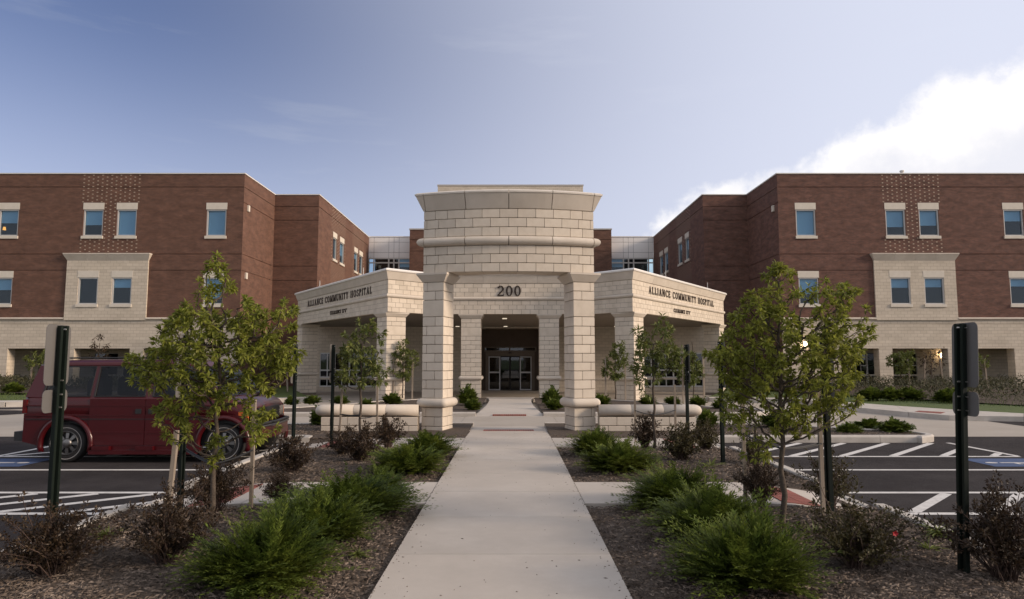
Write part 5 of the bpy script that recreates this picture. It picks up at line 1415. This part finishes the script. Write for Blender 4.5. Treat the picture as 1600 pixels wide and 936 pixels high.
    # --- far saplings before the wings
    for px, py, h, w, lf, lab, sd_, m in (
        (62, 606, 62, 24, 6, 'sparse young tree before the leftmost arcade opening', 51, M_LEAF2),
        (152, 606, 88, 16, 2, 'almost bare reddish sapling above the van roof', 53, M_RED),
        (1408, 606, 70, 22, 7, 'green young tree before the arcade columns on the right', 55, M_LEAF2),
        (1457, 607, 72, 26, 1.2, 'bare reddish sapling between stakes before the right arcade window', 57, M_RED),
        (1528, 607, 60, 16, 3, 'thin sapling beside the right sign post before the arcade', 59, M_LEAF2),
        (437, 606, 66, 20, 2.5, 'bare branched young tree behind the left sapling near the canopy', 61, M_LEAF2)):
        by = 38.5; bx = Xp(px, py, by); k = by / FPX
        ell = [(0, 0, h * .62 * k, w * k, w * k, h * .36 * k)]
        sapling('young_tree', (bx, by, -.05), lab, 'tree', ell, h * .8 * k, sd_, tips=46, leaves=lf, ll=.2, lw=.07, r0=.035, mats=(m, m), low=.5)
        for dx in ((-.55, .6) if px in (1457, 62) else (.5,)):
            t = thing('tree_stake', ('left stake of the ' if dx < 0 else 'right stake of the ') + lab, 'tree stake', (bx + dx, by - .1, -.05), 'wooden stakes beside the saplings')
            mb = MB(); mb.hexa([(-.04, -.04, -.2), (.04, -.04, -.2), (.04, .04, -.2), (-.04, .04, -.2), (-dx * .25 - .04, -.04, 1.7), (-dx * .25 + .04, -.04, 1.7), (-dx * .25 + .04, .04, 1.7), (-dx * .25 - .04, .04, 1.7)]); link('stake', mb.mesh('stake', M_STAKE), t, (bx + dx, by - .1, -.05))
build_trees()

def juniper_mesh(name, seed, rx, ry, h, fronds, per, nl, m, wide=1.0):
    """arching feathery sprays rising from a low crown"""
    r = random.Random(seed); mb = MB()
    heads = [(r.random() * 2 * pi, radians(r.uniform(12, 80)) if q % 3 else radians(r.uniform(6, 34)), r.uniform(.74, 1.14)) for q in range(58)]
    for i in range(fronds):
        ha, he, hk = heads[i % 58]
        a = ha + r.gauss(0, .17); e = min(radians(86), max(radians(4), he + r.gauss(0, .15)))
        k = hk * r.random() ** .34 * r.uniform(.86, 1.08)
        tip = Vector((cos(a) * cos(e) * rx * k, sin(a) * cos(e) * ry * k, h * (sin(e) ** .8) * k * r.uniform(.8, 1.15) + .02))
        b0 = Vector((cos(a) * rx * .12 * r.random(), sin(a) * ry * .12 * r.random(), 0))
        mid = b0.lerp(tip, .5) + Vector((0, 0, .09 * h + .05)); P = []
        for j in range(per + 1):
            s = .25 + .75 * j / per; P.append(b0 * (1 - s) ** 2 + mid * 2 * s * (1 - s) + tip * s * s)
        side0 = rv(r)
        for j in range(per):
            p, q = P[j], P[j + 1]; d = (q - p).normalized(); sd_ = d.cross(Vector((0, 0, 1)));
            if sd_.length < .05: sd_ = side0
            sd_.normalize(); un = sd_.cross(d)
            l = nl * (1.15 - .6 * j / per) * r.uniform(.7, 1.3)
            for sg in (-1, 1, r.choice((-.3, .3))):
                dd = (d * .9 + sd_ * sg * .75 + un * r.uniform(-.25, .45)).normalized(); w = l * .17 * wide
                nn = dd.cross(un + rv(r) * .4)
                if nn.length < .05: continue
                nn.normalize(); c = p + dd * l * .5
                mb.add([p, c + nn * w, p + dd * l, c - nn * w], [(0, 1, 2, 3)])
    return mb.mesh(name, m)
def shrub_thing(name, px, py, label, cat, me, sc=(1, 1, 1), rz=0, group=None, z=0.0, xy=None):
    x, y = xy or G(px, py, z); o = link(name, me, None, (x, y, z - .02), rz); o.scale = sc; return tag(o, label, cat, group)
def build_shrubs():
    M_JUN2 = mat('yellow_juniper_spray', (.06, .088, .013), (.165, .19, .03), .6, 4, 5, 0, spec=.2, island=.45, trans=.28, c3=(.10, .132, .02))
    near = [juniper_mesh('juniper', 70 + i, .66, .62, .50, 980, 12, .056, M_JUN, .75) for i in range(3)]
    midj = [juniper_mesh('juniper', 80 + i, .60, .58, .46, 700, 10, .068, M_JUN2, .85) for i in range(2)]
    gj = 'green junipers lining the walk'
    for px, py, k, sx, sz, rz, lab, ms in (
        (412, 915, 0, 1.02, 1.12, .3, 'largest dark green juniper, nearest the camera on the left', near),
        (492, 850, 1, .92, 1.08, 1.7, 'dark green juniper second from the camera left of the walk', near),
        (548, 806, 2, 1.06, 1.0, 2.6, 'dark green juniper spreading over the left cross walk', near),
        (592, 775, 0, .62, .72, 4.2, 'small juniper sprawling on the far edge of the left cross walk', near),
        (640, 738, 0, .95, .95, .9, 'bright green juniper left of the walk nearest the far cross walk', midj),
        (668, 714, 1, .85, 1.06, 2.2, 'bright green juniper at the foot of the left gateway pillar', midj),
        (1170, 922, 1, 1.04, 1.22, .9, 'largest bright green juniper, nearest the camera on the right', near),
        (1113, 842, 2, .95, 1.12, 3.6, 'green juniper second from the camera right of the walk', near),
        (1058, 792, 0, .98, 1.0, 5.0, 'green juniper spreading over the right cross walk', near),
        (966, 735, 0, .95, 1.0, 3.4, 'round green juniper right of the walk nearest the far cross walk', midj),
        (932, 710, 1, .86, 1.06, 5.1, 'green juniper at the foot of the right gateway pillar', midj)):
        shrub_thing('juniper', px, py, lab, 'juniper', ms[k % len(ms)], (sx * (1.1 if py > 880 else 1.36), sx * (1.1 if py > 880 else 1.3), sz * .95), rz, gj)
    # rounded shrubs beyond
    rnd_ = [juniper_mesh('evergreen_shrub', 90 + i, .50, .48, .52, 330, 6, .13, M_JUN, 1.5) for i in range(2)]
    gs = 'evergreen shrubs round the canopy bed'
    for i, (px, py, sx, sz, lab) in enumerate((
        (498, 664, .62, .86, 'round evergreen shrub at the outer end of the left garden wall'), (1106, 667, .72, .86, 'round evergreen shrub at the outer end of the right garden wall'),
        (731, 632, .95, 1.3, 'tall evergreen shrub beside the left inner canopy column'), (738, 640, .78, .72, 'low evergreen shrub before the left inner canopy column'),
        (862, 632, .95, 1.2, 'tall evergreen shrub beside the right inner canopy column'), (866, 640, .85, .72, 'low evergreen shrub before the right inner canopy column'),
        (455, 632, .72, .62, 'leftmost low evergreen shrub of the bed beyond the lane'), (488, 631, .82, .66, 'low evergreen shrub beyond the lane, second from its left end'),
        (532, 631, .85, .64, 'low evergreen shrub behind the left sapling stake'), (612, 632, .95, .85, 'low evergreen shrub under the left round-headed tree'), (572, 634, .7, .5, 'small low evergreen shrub behind the left garden wall cap'),
        (940, 634, .9, .84, 'low evergreen shrub under the right round-headed tree'), (1012, 632, .9, .64, 'low evergreen shrub behind the right sapling trunk'), (1050, 632, .82, .62, 'low evergreen shrub behind the right garden wall cap'),
        (1090, 634, .85, .66, 'low evergreen shrub right of the entrance window grid'), (1125, 638, .7, .58, 'rightmost low evergreen shrub of the bed beyond the lane'))):
        shrub_thing('evergreen_shrub', px, py, lab, 'shrub', rnd_[i % 2], (sx, sx, sz), i * 1.3, gs, z=-.03)
    flat = juniper_mesh('spreading_juniper', 99, .55, .5, .26, 300, 7, .11, M_JUN, 1.4)
    for i, (px, py, s, lab) in enumerate(((1360, 669, .85, 'spreading juniper in the middle of the right kerbed island'), (1398, 674, .95, 'spreading juniper nearest the tip of the right kerbed island'), (1328, 675, .72, 'spreading juniper left on the right kerbed island'), (1216, 668, .95, 'spreading juniper behind the front right sapling trunk'))):
        shrub_thing('spreading_juniper', px, py, lab, 'juniper', flat, (s, s, s * (1.0 if i < 3 else 1.6)), i * 2.1, 'spreading junipers on the right island', z=-.02)
    # dark red leaved shrubs with open twigs
    def azalea(seed, rx, h, twigs, nleaf, ll, m, flower=0, bare=0):
        r = random.Random(seed); tw = MB(); lv = MB(); fl = MB()
        for i in range(twigs):
            a = r.random() * 2 * pi; e = radians(r.uniform(22, 86)); k = r.random() ** .4 * (1.0 + .22 * sin(a * 3 + seed)) * (1.28 if i % 11 == 0 else 1)
            tip = Vector((cos(a) * cos(e) * rx * k * 1.15, sin(a) * cos(e) * rx * k * 1.15, h * sin(e) * k + .04))
            b0 = Vector((r.uniform(-.06, .06), r.uniform(-.06, .06), -.03)); mid = b0.lerp(tip, .5) + Vector((0, 0, .05)) + rv(r) * .03
            P = [b0, b0.lerp(mid, .6) , mid, mid.lerp(tip, .6) + rv(r) * .012, tip]
            if i % 2 == 0: tw.tube(P, [.006, .005, .004, .003, .002], 3, cap=False)
            for j in range(nleaf):
                s = 1 - (r.random() ** 2) * .55; p = mid.lerp(tip, (s - .5) * 2) if s > .5 else b0.lerp(mid, s * 2)
                v = rv(r); d = v + Vector((0, 0, .35)) + (tip - mid).normalized() * .4
                leaf(lv, p + v * .012, d, (Vector((0, 0, 1)) + rv(r)).normalized(), ll * r.uniform(.7, 1.3), ll * .48 * r.uniform(.8, 1.2), .1)
        out = [tw.mesh('twigs', M_TWIG), lv.mesh('leaves', m)]
        if flower:
            for i in range(flower):
                c = Vector((r.uniform(-.25, .25), -rx * .7, h * r.uniform(.55, .85)))
                for q in range(5): leaf(fl, c, Vector((cos(q * 1.26), -.4, sin(q * 1.26))), Vector((0, -1, 0)), .022, .02, 0)
            out.append(fl.mesh('flower', mat('red_petal', (.42, .012, .018), rough=.6)))
        return out
    kinds = {'red': azalea(5, .40, .46, 190, 40, .025, M_RED), 'red2': azalea(6, .38, .50, 190, 40, .026, M_RED), 'mid': azalea(9, .34, .42, 140, 20, .038, M_RED), 'midol': azalea(10, .34, .44, 150, 20, .038, M_OLIVE), 'fl': azalea(12, .34, .46, 150, 20, .028, M_OLIVE, 1), 'flo': azalea(8, .42, .44, 190, 26, .027, M_OLIVE, 1)}
    gr = 'dark leaved shrubs in the mulch beds'
    for px, py, kd, s, sz, lab in (
        (78, 905, 'red', 1.05, 1.0, 'dark red leaved shrub at the foot of the left sign post'), (262, 882, 'red2', .98, 1.02, 'dark red leaved shrub left of the largest left juniper'),
        (335, 802, 'red', .86, 1.06, 'dark red leaved shrub behind the trunk of the front left sapling'), (455, 740, 'mid', 1.15, 1.1, 'dark red leaved shrub beyond the left cross walk, by the van front'),
        (438, 788, 'red2', .62, .66, 'small dark red shrub on the edge of the left cross walk'), (563, 722, 'mid', 1.2, 1.2, 'dark red shrub at the foot of the left mid sapling'), (606, 700, 'mid', 1.05, 1.2, 'dark red shrub against the left garden wall'), (535, 712, 'mid', .9, .9, 'low dark red shrub beside the stake of the left mid sapling'),
        (1568, 905, 'red2', 1.1, 1.15, 'dark red leaved shrub at the foot of the right sign post'), (1340, 890, 'flo', 1.12, 1.06, 'olive leaved shrub with one red bloom right of the largest juniper'),
        (1188, 790, 'red', .72, .96, 'dark red leaved shrub between the stakes of the front right sapling'), (1295, 790, 'fl', .98, 1.1, 'olive red shrub with a red bloom behind the right green post'),
        (1178, 728, 'midol', .75, .95, 'olive red shrub behind the front right sapling near the lot kerb'), (1066, 722, 'midol', 1.2, 1.15, 'olive red shrub before the right garden wall'), (1008, 700, 'mid', .95, 1.25, 'dark red shrub against the right garden wall'), (1102, 706, 'midol', .95, 1.05, 'small olive red shrub at the end of the right garden wall')):
        x, y = G(px, py); t = thing('red_shrub', lab, 'shrub', (x, y, .0), gr)
        tw, *rest = kinds[kd]; rz = rnd.random() * 6 if kd not in ('fl', 'flo') else 0
        o = link('twigs', tw, t, (x, y, 0), rz); o.scale = (s, s, sz)
        for me in rest: o = link(me.name.split('.')[0], me, t, (x, y, 0), rz); o.scale = (s, s, sz)
    # weeds
    def weed(seed):
        r = random.Random(seed); mb = MB()
        for i in range(60):
            leaf(mb, Vector((0, 0, 0)), rv(r) + Vector((0, 0, .55)), Vector((0, 0, 1)) + rv(r) * .5, r.uniform(.07, .2), r.uniform(.012, .02), .45)
        me = mb.mesh('weed', M_LEAF2); bm = bmesh.new(); bm.from_mesh(me); bmesh.ops.remove_doubles(bm, verts=bm.verts, dist=1e-4); bm.to_mesh(me); bm.free(); return me
    wd = [weed(1), weed(2)]
    for i, (px, py, s, lab) in enumerate(((165, 842, 1.1, 'weed tuft by the left kerb between two dark shrubs'), (360, 850, .8, 'weed tuft behind the largest left juniper'), (600, 715, 1.2, 'weed tuft behind the bright left juniper'), (1465, 835, 1.2, 'weed tuft by the right kerb next to the sign post'), (1270, 840, 1.1, 'weed tuft at the foot of the front right sapling stake'), (1110, 732, 1.3, 'weed tuft beside the right slim post'), (560, 870, .7, 'weed sprig beside the walk on the left'), (1450, 862, .9, 'weed sprig in the mulch left of the right sign post'))):
        x, y = G(px, py); o = link('weed', wd[i % 2], None, (x, y, .01), i); o.scale = (s, s, s); tag(o, lab, 'weed', 'weeds in the mulch')
    # low hedge planting before the wings
    for s in (-1, 1):
        r = random.Random(20 + s); mb = MB()
        FR = [G(1240, 611), G(1320, 617), G(1400, 621.5), G(1500, 627.5), G(1600, 633), (34, 18.5)] if s > 0 else [(-12.6, 35.5), (-20, 33), (-50, 32)]
        def front(x):
            for (xa, ya), (xb, yb_) in zip(FR, FR[1:]):
                if min(xa, xb) <= x <= max(xa, xb): return ya + (yb_ - ya) * (x - xa) / (xb - xa)
            return FR[-1][1]
        for i in range(15000):
            x = s * r.uniform(15.2, 34); f = front(x); y = f + 2.2 + (39.6 - f - 2.2) * r.random()
            den = noise.noise(Vector((x * .45, y * .45, 7)))
            if den < -.12: continue
            top = .55 + .5 * max(0, den) + .25 * noise.noise(Vector((x * 1.7, y * 1.7, 1)))
            z = top * r.random() ** .5; leaf(mb, Vector((x, y, z - .05)), rv(r) + Vector((0, 0, .5)), rv(r), r.uniform(.10, .2), .05, .1)
        stuff(mb.build('hedge_planting', M_HEDGE))
        mb = MB(); mb.sheet((FR + [(s * 60, FR[-1][1]), (s * 60, 41.8), (s * 17.0, 41.8), (s * 14.2, 40)])[::-1 if s < 0 else 1], .0); struct(mb.build('mulch_bed', M_SOIL))
    low = juniper_mesh('evergreen_shrub', 120, .8, .6, .42, 190, 5, .22, M_JUN, 1.6)
    for i, (px, py, lab) in enumerate(((1362, 628, 'low evergreen mound at the lawn edge before the right arcade, left one'), (1393, 628, 'low evergreen mound before the middle column of the right arcade'), (1422, 628, 'low evergreen mound before the bare right sapling'), (1480, 632, 'low evergreen mound right of the bare sapling stakes'), (1495, 630, 'low evergreen mound just left of the right sign post'), (20, 612, 'low evergreen mound at the left lawn edge before the arcade'))):
        shrub_thing('evergreen_shrub', px, py, lab, 'shrub', low, (1, 1, 1), i, 'evergreen mounds at the lawn edge', z=0, xy=G(px, py - 4.5) if px > 800 else (Xp(px, 618, 33.5), 33.5))
build_shrubs()
